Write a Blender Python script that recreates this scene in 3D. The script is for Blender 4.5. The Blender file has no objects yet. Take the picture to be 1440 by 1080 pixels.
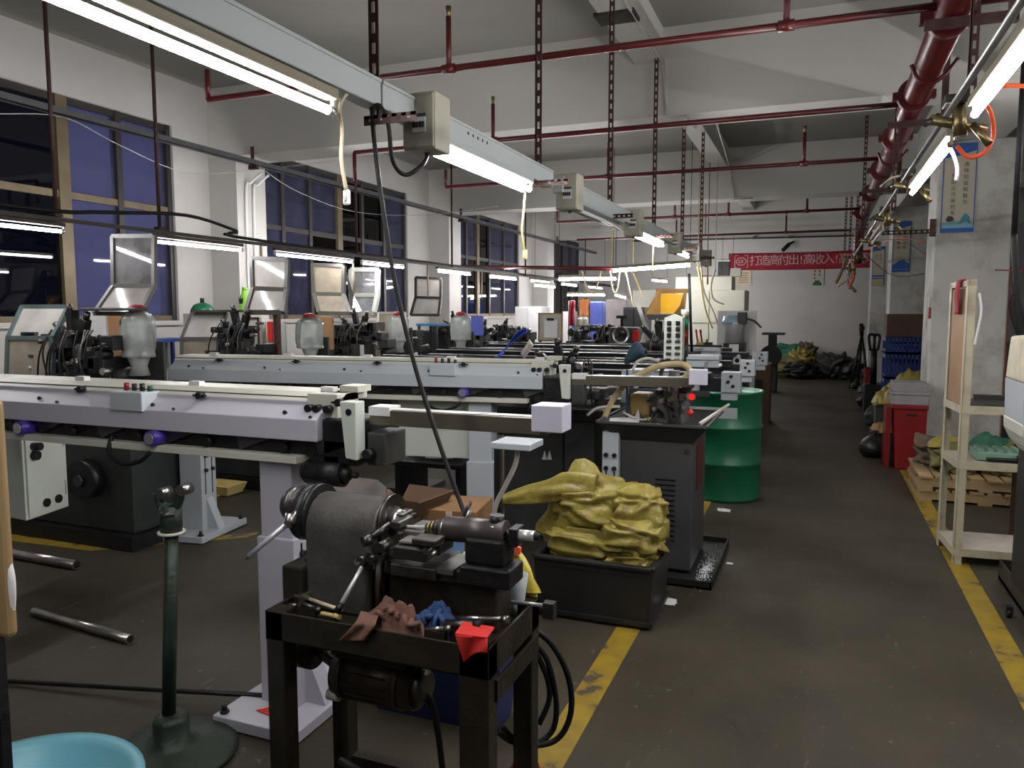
import bpy, math, random
from mathutils import Vector, Matrix, noise, Euler
random.seed(7)
SC = bpy.context.scene
COL = SC.collection
PI = math.pi

# ------------------------------------------------------------------ camera, sky, exposure
EYE = Vector((0, 0, 1.55))
YAW, PITCH, FOC = math.radians(21.6), math.radians(5.38), 1082.0
cam_data = bpy.data.cameras.new('camera')
cam_data.sensor_width = 36
cam_data.lens = FOC / 1440 * 36
cam_data.clip_start = 0.02
cam = bpy.data.objects.new('camera', cam_data)
COL.objects.link(cam)
cam.location = EYE
cam.rotation_euler = (PI / 2 - PITCH, 0, YAW)
SC.camera = cam

world = bpy.data.worlds.new('dusk_sky')
SC.world = world
world.use_nodes = True
bg = world.node_tree.nodes['Background']
bg.inputs[0].default_value = (0.36, 0.40, 0.80, 1)
bg.inputs[1].default_value = 0.50
SC.view_settings.view_transform = 'Standard'
SC.view_settings.look = 'None'
SC.view_settings.gamma = 1
SC.view_settings.use_curve_mapping = False
SC.view_settings.exposure = 0.0
TUBE_POWER = 138.0

# survey helper: the point of the room seen at a place of the photograph, at a known X, Y or Z
_F = Vector((-math.sin(YAW) * math.cos(PITCH), math.cos(YAW) * math.cos(PITCH), -math.sin(PITCH)))
_R = Vector((math.cos(YAW), math.sin(YAW), 0))
_U = _R.cross(_F)
def P(x, y, X=None, Y=None, Z=None):
    d = _F + _R * ((x - 720) / FOC) + _U * ((540 - y) / FOC)
    if X is not None: t = X / d.x
    elif Y is not None: t = Y / d.y
    else: t = (Z - EYE.z) / d.z
    return EYE + d * t

# ------------------------------------------------------------------ materials
MATS = {}
def mat(name, c, rough=.5, metal=0.0, var=.12, scale=6.0, bump=0.0, dirt=None, dirt_amt=.5, dirt_scale=2.5, coat=0.0, spec=.5):
    if name in MATS: return MATS[name]
    m = bpy.data.materials.new(name); m.use_nodes = True
    nt = m.node_tree; b = nt.nodes['Principled BSDF']
    b.inputs['Roughness'].default_value = rough
    b.inputs['Metallic'].default_value = metal
    b.inputs['Specular IOR Level'].default_value = spec
    if coat: b.inputs['Coat Weight'].default_value = coat
    tc = nt.nodes.new('ShaderNodeTexCoord')
    nz = nt.nodes.new('ShaderNodeTexNoise'); nz.inputs['Scale'].default_value = scale; nz.inputs['Detail'].default_value = 6
    nt.links.new(tc.outputs['Object'], nz.inputs['Vector'])
    rp = nt.nodes.new('ShaderNodeValToRGB')
    rp.color_ramp.elements[0].position = .3; rp.color_ramp.elements[1].position = .7
    rp.color_ramp.elements[0].color = [v * (1 - var) for v in c] + [1]
    rp.color_ramp.elements[1].color = [min(1, v * (1 + var)) for v in c] + [1]
    nt.links.new(nz.outputs['Fac'], rp.inputs['Fac'])
    out = rp.outputs['Color']
    if dirt:
        n2 = nt.nodes.new('ShaderNodeTexNoise'); n2.inputs['Scale'].default_value = dirt_scale; n2.inputs['Detail'].default_value = 8; n2.inputs['Roughness'].default_value = .65
        nt.links.new(tc.outputs['Object'], n2.inputs['Vector'])
        r2 = nt.nodes.new('ShaderNodeValToRGB'); r2.color_ramp.elements[0].position = .48; r2.color_ramp.elements[1].position = .72
        nt.links.new(n2.outputs['Fac'], r2.inputs['Fac'])
        mu = nt.nodes.new('ShaderNodeMath'); mu.operation = 'MULTIPLY'; mu.inputs[1].default_value = dirt_amt
        nt.links.new(r2.outputs['Color'], mu.inputs[0])
        mx = nt.nodes.new('ShaderNodeMix'); mx.data_type = 'RGBA'
        nt.links.new(mu.outputs[0], mx.inputs['Factor'])
        nt.links.new(out, mx.inputs[6]); mx.inputs[7].default_value = list(dirt) + [1]
        out = mx.outputs[2]
    nt.links.new(out, b.inputs['Base Color'])
    if bump:
        bp = nt.nodes.new('ShaderNodeBump'); bp.inputs['Strength'].default_value = bump; bp.inputs['Distance'].default_value = .01
        n3 = nt.nodes.new('ShaderNodeTexNoise'); n3.inputs['Scale'].default_value = scale * 6; n3.inputs['Detail'].default_value = 5
        nt.links.new(tc.outputs['Object'], n3.inputs['Vector'])
        nt.links.new(n3.outputs['Fac'], bp.inputs['Height']); nt.links.new(bp.outputs['Normal'], b.inputs['Normal'])
    MATS[name] = m
    return m

def emit(name, c, s):
    m = bpy.data.materials.new(name); m.use_nodes = True; nt = m.node_tree
    nt.nodes.clear()
    o = nt.nodes.new('ShaderNodeOutputMaterial'); e = nt.nodes.new('ShaderNodeEmission')
    e.inputs[0].default_value = (*c, 1); e.inputs[1].default_value = s
    nt.links.new(e.outputs[0], o.inputs[0]); MATS[name] = m
    return m

def glass(name, tint, gloss=.05, milk=0.0, milk_col=(.6, .6, .58), ior=1.45):
    """thin pane: transparent with a fresnel reflection, optionally clouded by scratches and oil"""
    m = bpy.data.materials.new(name); m.use_nodes = True; nt = m.node_tree; nt.nodes.clear()
    o = nt.nodes.new('ShaderNodeOutputMaterial')
    tr = nt.nodes.new('ShaderNodeBsdfTransparent'); tr.inputs[0].default_value = (*tint, 1)
    gl = nt.nodes.new('ShaderNodeBsdfGlossy'); gl.inputs['Roughness'].default_value = gloss
    fr = nt.nodes.new('ShaderNodeFresnel'); fr.inputs[0].default_value = ior
    base = tr.outputs[0]
    if milk:
        df = nt.nodes.new('ShaderNodeBsdfDiffuse'); df.inputs[0].default_value = (*milk_col, 1)
        tl = nt.nodes.new('ShaderNodeBsdfTranslucent'); tl.inputs[0].default_value = (*milk_col, 1)
        ad = nt.nodes.new('ShaderNodeMixShader'); ad.inputs[0].default_value = .45
        nt.links.new(df.outputs[0], ad.inputs[1]); nt.links.new(tl.outputs[0], ad.inputs[2])
        tc = nt.nodes.new('ShaderNodeTexCoord'); nz = nt.nodes.new('ShaderNodeTexNoise'); nz.inputs['Scale'].default_value = 5
        nz.inputs['Detail'].default_value = 5
        nt.links.new(tc.outputs['Object'], nz.inputs['Vector'])
        mr = nt.nodes.new('ShaderNodeMapRange'); mr.inputs[1].default_value = .3; mr.inputs[2].default_value = .7
        mr.inputs[3].default_value = max(0, milk - .15); mr.inputs[4].default_value = min(1, milk + .15)
        nt.links.new(nz.outputs['Fac'], mr.inputs[0])
        mm = nt.nodes.new('ShaderNodeMixShader')
        nt.links.new(mr.outputs[0], mm.inputs[0]); nt.links.new(base, mm.inputs[1]); nt.links.new(ad.outputs[0], mm.inputs[2])
        base = mm.outputs[0]
    mx = nt.nodes.new('ShaderNodeMixShader')
    nt.links.new(fr.outputs[0], mx.inputs[0]); nt.links.new(base, mx.inputs[1]); nt.links.new(gl.outputs[0], mx.inputs[2])
    nt.links.new(mx.outputs[0], o.inputs[0]); MATS[name] = m
    return m

M_wall = mat('white_wall_paint', (.50, .49, .47), .75, var=.05, scale=1.3, dirt=(.34, .32, .27), dirt_amt=.35, dirt_scale=.9)
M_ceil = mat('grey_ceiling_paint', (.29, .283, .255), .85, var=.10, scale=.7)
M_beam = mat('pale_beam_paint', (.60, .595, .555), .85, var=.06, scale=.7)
M_silver = mat('silver_grey_enamel', (.46, .455, .52), .38, var=.05, scale=3)
M_silver2 = mat('pale_blue_grey_enamel', (.42, .46, .49), .40, var=.05, scale=3)
M_cream = mat('cream_enamel', (.52, .52, .45), .42, var=.07, scale=4)
M_greenwhite = mat('pale_green_white_enamel', (.54, .585, .52), .45, var=.06, scale=3)
M_black = mat('black_oily_iron', (.012, .012, .014), .42, .3, var=.5, scale=14, bump=.3)
M_dark = mat('dark_grey_machine_paint', (.035, .037, .036), .5, var=.3, scale=6, bump=.15)
M_darkgreen = mat('dark_green_machine_paint', (.022, .028, .025), .5, var=.25, scale=5)
M_grey = mat('charcoal_cabinet_paint', (.043, .044, .046), .45, var=.12, scale=5)
M_steel = mat('worn_steel', (.42, .41, .40), .28, 1.0, var=.2, scale=12)
M_steeldark = mat('oiled_dark_steel', (.10, .095, .09), .38, .9, var=.35, scale=12, bump=.15)
M_chrome = mat('polished_steel', (.72, .72, .74), .3, .55, var=.08)
M_brass = mat('dull_brass', (.25, .20, .10), .35, .9, var=.2, scale=20)
M_alum = mat('brushed_aluminium', (.55, .56, .58), .32, .9, var=.1)
M_rubber = mat('black_rubber', (.007, .007, .008), .55, var=.2, spec=.3)
M_redpipe = mat('red_pipe_paint', (.095, .009, .011), .30, var=.2, scale=8, dirt=(.08, .02, .02), dirt_amt=.5)
M_rust = mat('red_brown_angle_iron', (.075, .035, .03), .6, .2, var=.35, scale=18)
M_trunk = mat('pale_trunking_paint', (.40, .445, .44), .42, var=.06, scale=2)
M_swbox = mat('cream_switch_box_paint', (.40, .39, .31), .5, var=.1, scale=6)
M_lightcream = mat('cream_lamp_housing', (.26, .235, .17), .5, var=.06)
M_cordwhite = mat('yellowed_white_cord', (.55, .48, .34), .5, var=.1)
M_cordyellow = mat('yellow_cord', (.60, .48, .18), .5, var=.1)
M_greydrum = mat('green_drum_paint', (.008, .12, .055), .32, var=.12, scale=4)
M_yellowbag = mat('yellow_woven_plastic', (.31, .26, .055), .36, var=.28, scale=7, bump=.5, dirt=(.15, .085, .03), dirt_amt=.9, dirt_scale=8)
M_blackplastic = mat('black_plastic', (.016, .016, .016), .42, var=.25, scale=5)
M_card = mat('brown_cardboard', (.22, .12, .05), .8, var=.12, scale=5, bump=.1)
M_carddark = mat('printed_dark_cardboard', (.10, .055, .03), .8, var=.15, scale=5)
M_bench = mat('dark_oily_bench_iron', (.030, .024, .017), .48, .4, var=.4, scale=10, bump=.25)
M_brownrag = mat('brown_rag_cloth', (.15, .075, .055), .9, var=.25, scale=9, bump=.3)
M_bluerag = mat('blue_rag_cloth', (.035, .075, .20), .9, var=.25, scale=9, bump=.3)
M_red = mat('bright_red_cloth', (.62, .025, .02), .8, var=.08)
M_redplastic = mat('red_plastic', (.22, .008, .012), .35, var=.12)
M_banner = mat('red_banner_cloth', (.30, .012, .03), .8, var=.12, scale=4)
M_bannertxt = mat('faded_white_print', (.52, .34, .34), .8, var=.1)
M_white = mat('white_paper', (.66, .66, .66), .7, var=.04)
M_lav = mat('pale_lavender_plastic', (.56, .56, .66), .4, var=.04)
M_bluecrate = mat('blue_plastic', (.028, .06, .25), .4, var=.15)
M_bluecab = mat('blue_cabinet_paint', (.10, .14, .55), .5, var=.1)
M_wood = mat('plain_board_wood', (.36, .20, .10), .55, var=.2, scale=3)
M_pallet = mat('pale_pallet_wood', (.36, .25, .12), .75, var=.22, scale=5, bump=.2, dirt=(.12, .08, .05), dirt_amt=.6)
M_creamframe = mat('cream_painted_angle_iron', (.45, .42, .30), .5, var=.1, scale=8, dirt=(.16, .10, .06), dirt_amt=.55, dirt_scale=6)
M_orange = mat('orange_air_hose', (.95, .13, .04), .4, var=.05)
M_hoodyellow = mat('amber_acrylic', (.62, .34, .015), .3, var=.12)
M_hoodbrown = mat('brown_painted_hood', (.22, .12, .035), .5, var=.2)
M_green = mat('green_cloth', (.02, .12, .07), .7, var=.3, scale=10, bump=.3)
M_standgreen = mat('dark_green_cast_iron', (.022, .035, .024), .5, .2, var=.3, scale=12, bump=.3)
M_cyan = mat('light_blue_plastic', (.17, .46, .56), .35, var=.04)
M_frame = mat('bronze_window_aluminium', (.16, .125, .075), .45, .3, var=.15)
M_framedark = mat('dark_window_aluminium', (.045, .040, .040), .45, .3, var=.15)
M_guardgreen = mat('green_grey_guard_frame', (.075, .105, .105), .45, var=.15)
M_guardgrey = mat('grey_guard_frame', (.095, .092, .085), .45, var=.15)
M_guarddark = mat('dark_guard_frame', (.05, .047, .045), .45, var=.2)
M_purple = mat('violet_motor_cap', (.06, .03, .30), .35, var=.1)
M_bluehood = mat('blue_ribbon_tool', (.02, .06, .45), .4, var=.1)
M_teal = mat('dull_blue_sock', (.015, .04, .065), .7, var=.2)
M_sign_blue = mat('poster_blue', (.03, .12, .42), .6, var=.08)
M_sign_cream = mat('poster_cream', (.52, .48, .38), .6, var=.04)
M_sign_ink = mat('poster_ink', (.05, .045, .04), .7, var=.05)
M_sign_cyan = mat('poster_light_blue', (.22, .46, .56), .6, var=.1)
M_leaf = mat('bright_green_plastic', (.28, .60, .06), .5, var=.1)
M_darkgrn = mat('deep_green_tarp', (.008, .05, .025), .5, var=.2)
M_olive = mat('olive_bar_channel', (.14, .125, .095), .35, .5, var=.15)
M_gasket = mat('dirty_white_plastic', (.50, .48, .44), .5, var=.12, dirt=(.25, .2, .14), dirt_amt=.5)
M_tube = emit('lit_fluorescent_tube', (1.0, .965, .97), TUBE_POWER)
M_tubeoff = mat('unlit_white_tube', (.62, .66, .64), .3, var=.03)
M_redlamp = emit('lit_red_indicator', (1, .02, .02), 1.2)
G_blue = glass('dusk_window_glass', (.62, .66, .78), .02, milk=.0)
G_blue2 = glass('filmed_window_glass', (.60, .60, .70), .04, milk=.42, milk_col=(.14, .145, .25), ior=1.3)
G_dark = glass('dark_window_glass', (.10, .10, .12), .02)
G_acryl = glass('scratched_acrylic', (.82, .82, .80), .10, milk=.74, milk_col=(.74, .72, .68))
G_acryl2 = glass('oily_acrylic', (.62, .56, .46), .15, milk=.70, milk_col=(.58, .52, .42))
G_clear = glass('clear_acrylic', (.86, .86, .88), .05, milk=.36, milk_col=(.66, .66, .68))
G_film = glass('clear_plastic_film', (.85, .9, .88), .12, milk=.52, milk_col=(.82, .86, .83), ior=1.45)

# ------------------------------------------------------------------ mesh builder
class MB:
    def __init__(s): s.v = []; s.f = []; s.sm = []
    def _add(s, vs, fs, smooth=False):
        k = len(s.v); s.v += [Vector(p) for p in vs]
        s.f += [tuple(i + k for i in f) for f in fs]; s.sm += [smooth] * len(fs)
        return s
    def box(s, x0, y0, z0, x1, y1, z1):
        vs = [(x, y, z) for z in (z0, z1) for y in (y0, y1) for x in (x0, x1)]
        return s._add(vs, [(0, 2, 3, 1), (4, 5, 7, 6), (0, 1, 5, 4), (2, 6, 7, 3), (0, 4, 6, 2), (1, 3, 7, 5)])
    def bar(s, a, b, w, h, up=(0, 0, 1)):
        """square bar from a to b, w across, h along up"""
        a, b = Vector(a), Vector(b); d = (b - a).normalized(); u = Vector(up)
        sd = d.cross(u)
        if sd.length < 1e-4: sd = d.cross(Vector((0, 1, 0)))
        sd.normalize(); u = sd.cross(d).normalized()
        vs = [c + sd * (i * w / 2) + u * (j * h / 2) for c in (a, b) for i, j in ((-1, -1), (1, -1), (1, 1), (-1, 1))]
        return s._add(vs, [(3, 2, 1, 0), (4, 5, 6, 7), (0, 1, 5, 4), (1, 2, 6, 5), (2, 3, 7, 6), (3, 0, 4, 7)])
    def cyl(s, a, b, r0, r1=None, n=14, cap=True, smooth=True):
        a, b = Vector(a), Vector(b); r1 = r0 if r1 is None else r1
        d = (b - a).normalized(); t = Vector((0, 0, 1)) if abs(d.z) < .9 else Vector((1, 0, 0))
        u = d.cross(t).normalized(); w = d.cross(u)
        vs = []
        for c, r in ((a, r0), (b, r1)):
            for i in range(n):
                q = 2 * PI * i / n; vs.append(c + (u * math.cos(q) + w * math.sin(q)) * r)
        s._add(vs, [(i, (i + 1) % n, n + (i + 1) % n, n + i) for i in range(n)], smooth)
        if cap:
            k = len(s.v) - 2 * n
            s.f += [tuple(k + i for i in reversed(range(n))), tuple(k + n + i for i in range(n))]; s.sm += [False, False]
        return s
    def tube(s, pts, r, n=8, smooth_path=True, sub=5):
        pts = [Vector(p) for p in pts]
        if smooth_path and len(pts) > 2:
            q = []
            for i in range(len(pts) - 1):
                p0, p1, p2, p3 = pts[max(i - 1, 0)], pts[i], pts[i + 1], pts[min(i + 2, len(pts) - 1)]
                for k in range(sub):
                    t = k / sub
                    q.append(.5 * ((2 * p1) + (p2 - p0) * t + (2 * p0 - 5 * p1 + 4 * p2 - p3) * t * t + (3 * p1 - p0 - 3 * p2 + p3) * t ** 3))
            q.append(pts[-1]); pts = q
        vs = []; u = None
        for i, p in enumerate(pts):
            d = (pts[min(i + 1, len(pts) - 1)] - pts[max(i - 1, 0)]).normalized()
            if u is None:
                u = d.cross(Vector((0, 0, 1)) if abs(d.z) < .9 else Vector((1, 0, 0))).normalized()
            u = (u - d * u.dot(d)).normalized(); w = d.cross(u)
            rr = r(i / (len(pts) - 1)) if callable(r) else r
            for k in range(n):
                q = 2 * PI * k / n; vs.append(p + (u * math.cos(q) + w * math.sin(q)) * rr)
        m = len(pts); fs = []
        for i in range(m - 1):
            for k in range(n):
                fs.append((i * n + k, i * n + (k + 1) % n, (i + 1) * n + (k + 1) % n, (i + 1) * n + k))
        s._add(vs, fs, True)
        k0 = len(s.v) - m * n
        s.f += [tuple(k0 + i for i in reversed(range(n))), tuple(k0 + (m - 1) * n + i for i in range(n))]; s.sm += [False, False]
        return s
    def lathe(s, prof, c, n=24, axis='Z', close=True, smooth=True):
        c = Vector(c); vs = []
        for r, z in prof:
            for i in range(n):
                q = 2 * PI * i / n; x, y = r * math.cos(q), r * math.sin(q)
                vs.append(c + (Vector((x, y, z)) if axis == 'Z' else Vector((z, x, y)) if axis == 'X' else Vector((y, z, x))))
        m = len(prof)
        s._add(vs, [(j * n + i, j * n + (i + 1) % n, (j + 1) * n + (i + 1) % n, (j + 1) * n + i) for j in range(m - 1) for i in range(n)], smooth)
        if close:
            k = len(s.v) - m * n
            s.f += [tuple(k + i for i in reversed(range(n))), tuple(k + (m - 1) * n + i for i in range(n))]; s.sm += [False, False]
        return s
    def prism(s, poly, ext):
        poly = [Vector(p) for p in poly]; e = Vector(ext); n = len(poly)
        vs = poly + [p + e for p in poly]
        return s._add(vs, [tuple(reversed(range(n))), tuple(range(n, 2 * n))] + [(i, (i + 1) % n, n + (i + 1) % n, n + i) for i in range(n)])
    def quad(s, a, b, c, d, t=.004):
        a, b, c, d = map(Vector, (a, b, c, d)); nrm = (b - a).cross(d - a).normalized() * t
        return s.prism([a, b, c, d], nrm)
    def grid(s, fn, nu, nv, smooth=True):
        vs = [fn(i / nu, j / nv) for j in range(nv + 1) for i in range(nu + 1)]
        return s._add(vs, [(j * (nu + 1) + i, j * (nu + 1) + i + 1, (j + 1) * (nu + 1) + i + 1, (j + 1) * (nu + 1) + i) for j in range(nv) for i in range(nu)], smooth)
    def build(s, name, m, parent=None, bevel=0.0, solid=0.0):
        off = Vector((0, 0, 0)); r = parent
        while r is not None:
            off += r.location; r = r.parent
        me = bpy.data.meshes.new(name)
        me.from_pydata([p - off for p in s.v], [], s.f)
        me.polygons.foreach_set('use_smooth', s.sm)
        me.materials.append(m); me.update()
        o = bpy.data.objects.new(name, me); COL.objects.link(o)
        if parent is not None: o.parent = parent
        if solid:
            md = o.modifiers.new('thickness', 'SOLIDIFY'); md.thickness = solid; md.offset = 0
        if bevel:
            md = o.modifiers.new('bevel', 'BEVEL'); md.width = bevel; md.segments = 2; md.limit_method = 'ANGLE'; md.angle_limit = .7
        return o

def tag(o, label, cat, group=None, kind=None):
    o['label'] = label; o['category'] = cat
    if group: o['group'] = group
    if kind: o['kind'] = kind
    return o
def thing(name, label, cat, loc=(0, 0, 0), group=None):
    o = bpy.data.objects.new(name, None); COL.objects.link(o); o.location = loc; o.empty_display_size = .05
    return tag(o, label, cat, group)
def struct(o, kind='structure'):
    o['kind'] = kind; return o
def sroot(name, loc=(0, 0, 0)):
    o = bpy.data.objects.new(name, None); COL.objects.link(o); o.location = loc; o['kind'] = 'structure'; return o
def dup(root, loc=None, label=None, rotz=None):
    def cp(o, par):
        c = o.copy(); COL.objects.link(c)
        if par is not None: c.parent = par
        for ch in list(o.children): cp(ch, c)
        return c
    r = cp(root, None)
    if loc is not None: r.location = loc
    if rotz is not None: r.rotation_euler = (0, 0, rotz)
    if label: r['label'] = label
    return r
def B(x0, y0, z0, x1, y1, z1): return MB().box(x0, y0, z0, x1, y1, z1)
def text(body, size, mx, m, parent, depth=.001, name='lettering'):
    cu = bpy.data.curves.new(name, 'FONT'); cu.body = body; cu.size = size; cu.extrude = depth
    cu.align_x = 'CENTER'; cu.align_y = 'CENTER'; cu.resolution_u = 2
    t = bpy.data.objects.new(name, cu); COL.objects.link(t)
    bpy.context.view_layer.update()
    me = bpy.data.meshes.new_from_object(t.evaluated_get(bpy.context.evaluated_depsgraph_get()))
    bpy.data.objects.remove(t); bpy.data.curves.remove(cu)
    off = Vector((0, 0, 0)); r = parent
    while r is not None:
        off += r.location; r = r.parent
    me.transform(Matrix.Translation(-off) @ mx)
    me.materials.clear(); me.materials.append(m)
    o = bpy.data.objects.new(name, me); COL.objects.link(o); o.parent = parent
    return o
def facing_viewer(loc):     # upright text read from the -Y side
    return Matrix.Translation(loc) @ Matrix.Rotation(PI / 2, 4, 'X')

# ================================================================== THE ROOM
CZ = 3.85
WX, BY, RX, FY = -6.0, 20.5, 5.5, -4.0

# floor with oil stains and pale scuffs
def floor_material():
    m = bpy.data.materials.new('oily_concrete_floor'); m.use_nodes = True; nt = m.node_tree; L = nt.links
    b = nt.nodes['Principled BSDF']; tc = nt.nodes.new('ShaderNodeTexCoord'); b.inputs['Specular IOR Level'].default_value = .22
    def nz(scale, det=6, vec=None, rough=.6):
        n = nt.nodes.new('ShaderNodeTexNoise'); n.inputs['Scale'].default_value = scale; n.inputs['Detail'].default_value = det; n.inputs['Roughness'].default_value = rough
        L.new(vec or tc.outputs['Object'], n.inputs['Vector']); return n.outputs['Fac']
    def ramp(f, p0, p1, c0=(0, 0, 0), c1=(1, 1, 1)):
        r = nt.nodes.new('ShaderNodeValToRGB'); e = r.color_ramp.elements
        e[0].position, e[1].position = p0, p1; e[0].color = (*c0, 1); e[1].color = (*c1, 1)
        L.new(f, r.inputs['Fac']); return r.outputs['Color']
    def mix(f, a, c):
        x = nt.nodes.new('ShaderNodeMix'); x.data_type = 'RGBA'; L.new(f, x.inputs['Factor']); L.new(a, x.inputs[6])
        if isinstance(c, tuple): x.inputs[7].default_value = (*c, 1)
        else: L.new(c, x.inputs[7])
        return x.outputs[2]
    base = ramp(nz(1.1), .3, .75, (.034, .028, .019), (.064, .055, .039))
    base = mix(ramp(nz(.6, 8), .52, .75), base, (.018, .015, .011))
    mp = nt.nodes.new('ShaderNodeMapping'); mp.inputs['Rotation'].default_value = (0, 0, .5); mp.inputs['Scale'].default_value = (9, 1.6, 1)
    L.new(tc.outputs['Object'], mp.inputs['Vector'])
    base = mix(ramp(nz(2.2, 9, mp.outputs['Vector'], .75), .61, .72), base, (.115, .108, .085))
    base = mix(ramp(nz(22, 3), .67, .74), base, (.12, .115, .09))
    base = mix(ramp(nz(3.2, 9, rough=.8), .58, .80), base, (.078, .074, .058))
    L.new(base, b.inputs['Base Color'])
    rr = nt.nodes.new('ShaderNodeMapRange'); rr.inputs[3].default_value = .38; rr.inputs[4].default_value = .7
    L.new(nz(1.8), rr.inputs[0]); L.new(rr.outputs[0], b.inputs['Roughness'])
    bp = nt.nodes.new('ShaderNodeBump'); bp.inputs['Strength'].default_value = .25; bp.inputs['Distance'].default_value = .01
    L.new(nz(40, 4), bp.inputs['Height']); L.new(bp.outputs['Normal'], b.inputs['Normal'])
    return m
M_floor = floor_material()
struct(B(WX - .25, FY, -.12, RX + .2, BY + .2, 0).build('floor', M_floor))

# painted yellow aisle lines, worn through in places
def line_material():
    m = bpy.data.materials.new('worn_yellow_floor_paint'); m.use_nodes = True; nt = m.node_tree; L = nt.links
    b = nt.nodes['Principled BSDF']; b.inputs['Roughness'].default_value = .6
    tc = nt.nodes.new('ShaderNodeTexCoord')
    n = nt.nodes.new('ShaderNodeTexNoise'); n.inputs['Scale'].default_value = 9; n.inputs['Detail'].default_value = 7; L.new(tc.outputs['Object'], n.inputs['Vector'])
    r = nt.nodes.new('ShaderNodeValToRGB'); e = r.color_ramp.elements
    e[0].position, e[1].position = .38, .58; e[0].color = (.27, .185, .008, 1); e[1].color = (.21, .135, .012, 1)
    k = e.new(.64); k.color = (.055, .045, .03, 1)
    L.new(n.outputs['Fac'], r.inputs['Fac']); L.new(r.outputs['Color'], b.inputs['Base Color'])
    return m
M_line = line_material()
struct(B(-.87, .6, 0, -.755, 3.95, .002).build('trim_1', M_line))
struct(B(-.87, 5.4, 0, -.755, 16.0, .002).build('trim_2', M_line))
struct(B(.80, 1.0, 0, .915, 14.0, .002).build('trim_3', M_line))
struct(MB().prism([(-5.6, 3.46, 0), (-4.35, 3.53, 0), (-3.6, 4.15, 0), (-3.6, 4.27, 0), (-4.4, 3.65, 0), (-5.6, 3.58, 0)], (0, 0, .002)).build('trim_4', M_line))

WIN = [(1.45, 6.02), (7.38, 10.72), (12.42, 15.57), (17.55, 20.12)]
SILL, HEAD, TRANS = 1.46, 3.38, 2.55
wl = MB()
wl.box(WX - .24, FY, 0, WX, BY + .2, SILL); wl.box(WX - .24, FY, HEAD, WX, BY + .2, CZ)
ys = [FY] + [v for w in WIN for v in w] + [BY + .2]
for a, c in zip(ys[0::2], ys[1::2]): wl.box(WX - .24, a, SILL, WX, c, HEAD)
struct(wl.build('wall_left', M_wall))
struct(B(WX - .24, BY, 0, RX + .2, BY + .2, CZ).build('wall_back', M_wall))
struct(B(RX, FY, 0, RX + .2, BY, CZ).build('wall_right', M_wall))
struct(B(WX - .24, FY - .2, 0, RX + .2, FY, CZ).build('wall_front', M_wall))
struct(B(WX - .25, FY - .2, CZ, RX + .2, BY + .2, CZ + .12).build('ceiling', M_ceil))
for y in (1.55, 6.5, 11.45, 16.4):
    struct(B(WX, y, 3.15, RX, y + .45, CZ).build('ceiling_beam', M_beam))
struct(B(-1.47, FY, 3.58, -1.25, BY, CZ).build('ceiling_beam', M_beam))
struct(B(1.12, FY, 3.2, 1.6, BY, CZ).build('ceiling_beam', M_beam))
for y in (1.55, 6.5, 11.45, 16.4):
    struct(B(WX, y, 0, -5.64, y + .45, 3.15).build('pillar', M_wall))
M_pil = mat('stained_pillar_paint', (.60, .60, .56), .75, var=.05, scale=1.5, dirt=(.10, .085, .06), dirt_amt=.75, dirt_scale=1.4)
for y in (3.75, 8.7, 13.65, 18.6):
    if y < 5: continue
    pl = struct(B(1.05, y, 0, 1.70, y + .62, 3.2).build('pillar', M_pil, bevel=.012))

# windows: frame, mullions, panes
def window(n, y0, y1, cuts, dark_upper, dark_lower, thick=()):
    r = sroot('window_%d' % n, (WX - .07, y0, SILL))
    x0, x1 = WX - .10, WX - .04
    MB().box(x0, y0, SILL, x1, y1, SILL + .05).build('window_sill_frame', M_frame, r)
    MB().box(x0, y0, HEAD - .06, x1, y1, HEAD).build('window_head_frame', M_framedark, r)
    MB().box(x0, y0, TRANS - .03, x1, y1, TRANS + .03).build('transom', M_frame if n == 1 else M_framedark, r)
    edges = [y0] + list(cuts) + [y1]
    for i, y in enumerate(edges):
        w = .055 if y in thick else .03
        a, c = (y, y + .05) if i == 0 else (y - .05, y) if i == len(edges) - 1 else (y - w, y + w)
        MB().box(x0 - .01, a, SILL, x1 + .01, c, HEAD).build('mullion', M_frame if y in thick else M_framedark, r)
    for i in range(len(edges) - 1):
        a, c = edges[i] + .02, edges[i + 1] - .02
        MB().box(WX - .075, a, TRANS + .02, WX - .069, c, HEAD - .04).build('pane', G_dark if i in dark_upper else G_blue2, r)
        MB().box(WX - .075, a, SILL + .04, WX - .069, c, TRANS - .02).build('pane', G_dark if i in dark_lower else G_blue2, r)
    MB().box(WX - .03, y0 - .04, SILL - .045, WX + .03, y1 + .04, SILL).build('sill', M_wall, r)
window(1, *WIN[0], (2.4, 3.3, 4.05, 4.84, 5.41), (0, 1, 2, 3), (0, 1, 2, 3), (4.84,))
window(2, *WIN[1], (7.75, 8.29, 8.94, 9.5, 10.08), (3, 4), (2, 3), (8.94,))
window(3, *WIN[2], (12.98, 13.5, 14.05, 14.8), (2,), (1, 2), (13.5,))
window(4, *WIN[3], (18.15, 18.8, 19.45), (1,), (1, 2))

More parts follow.
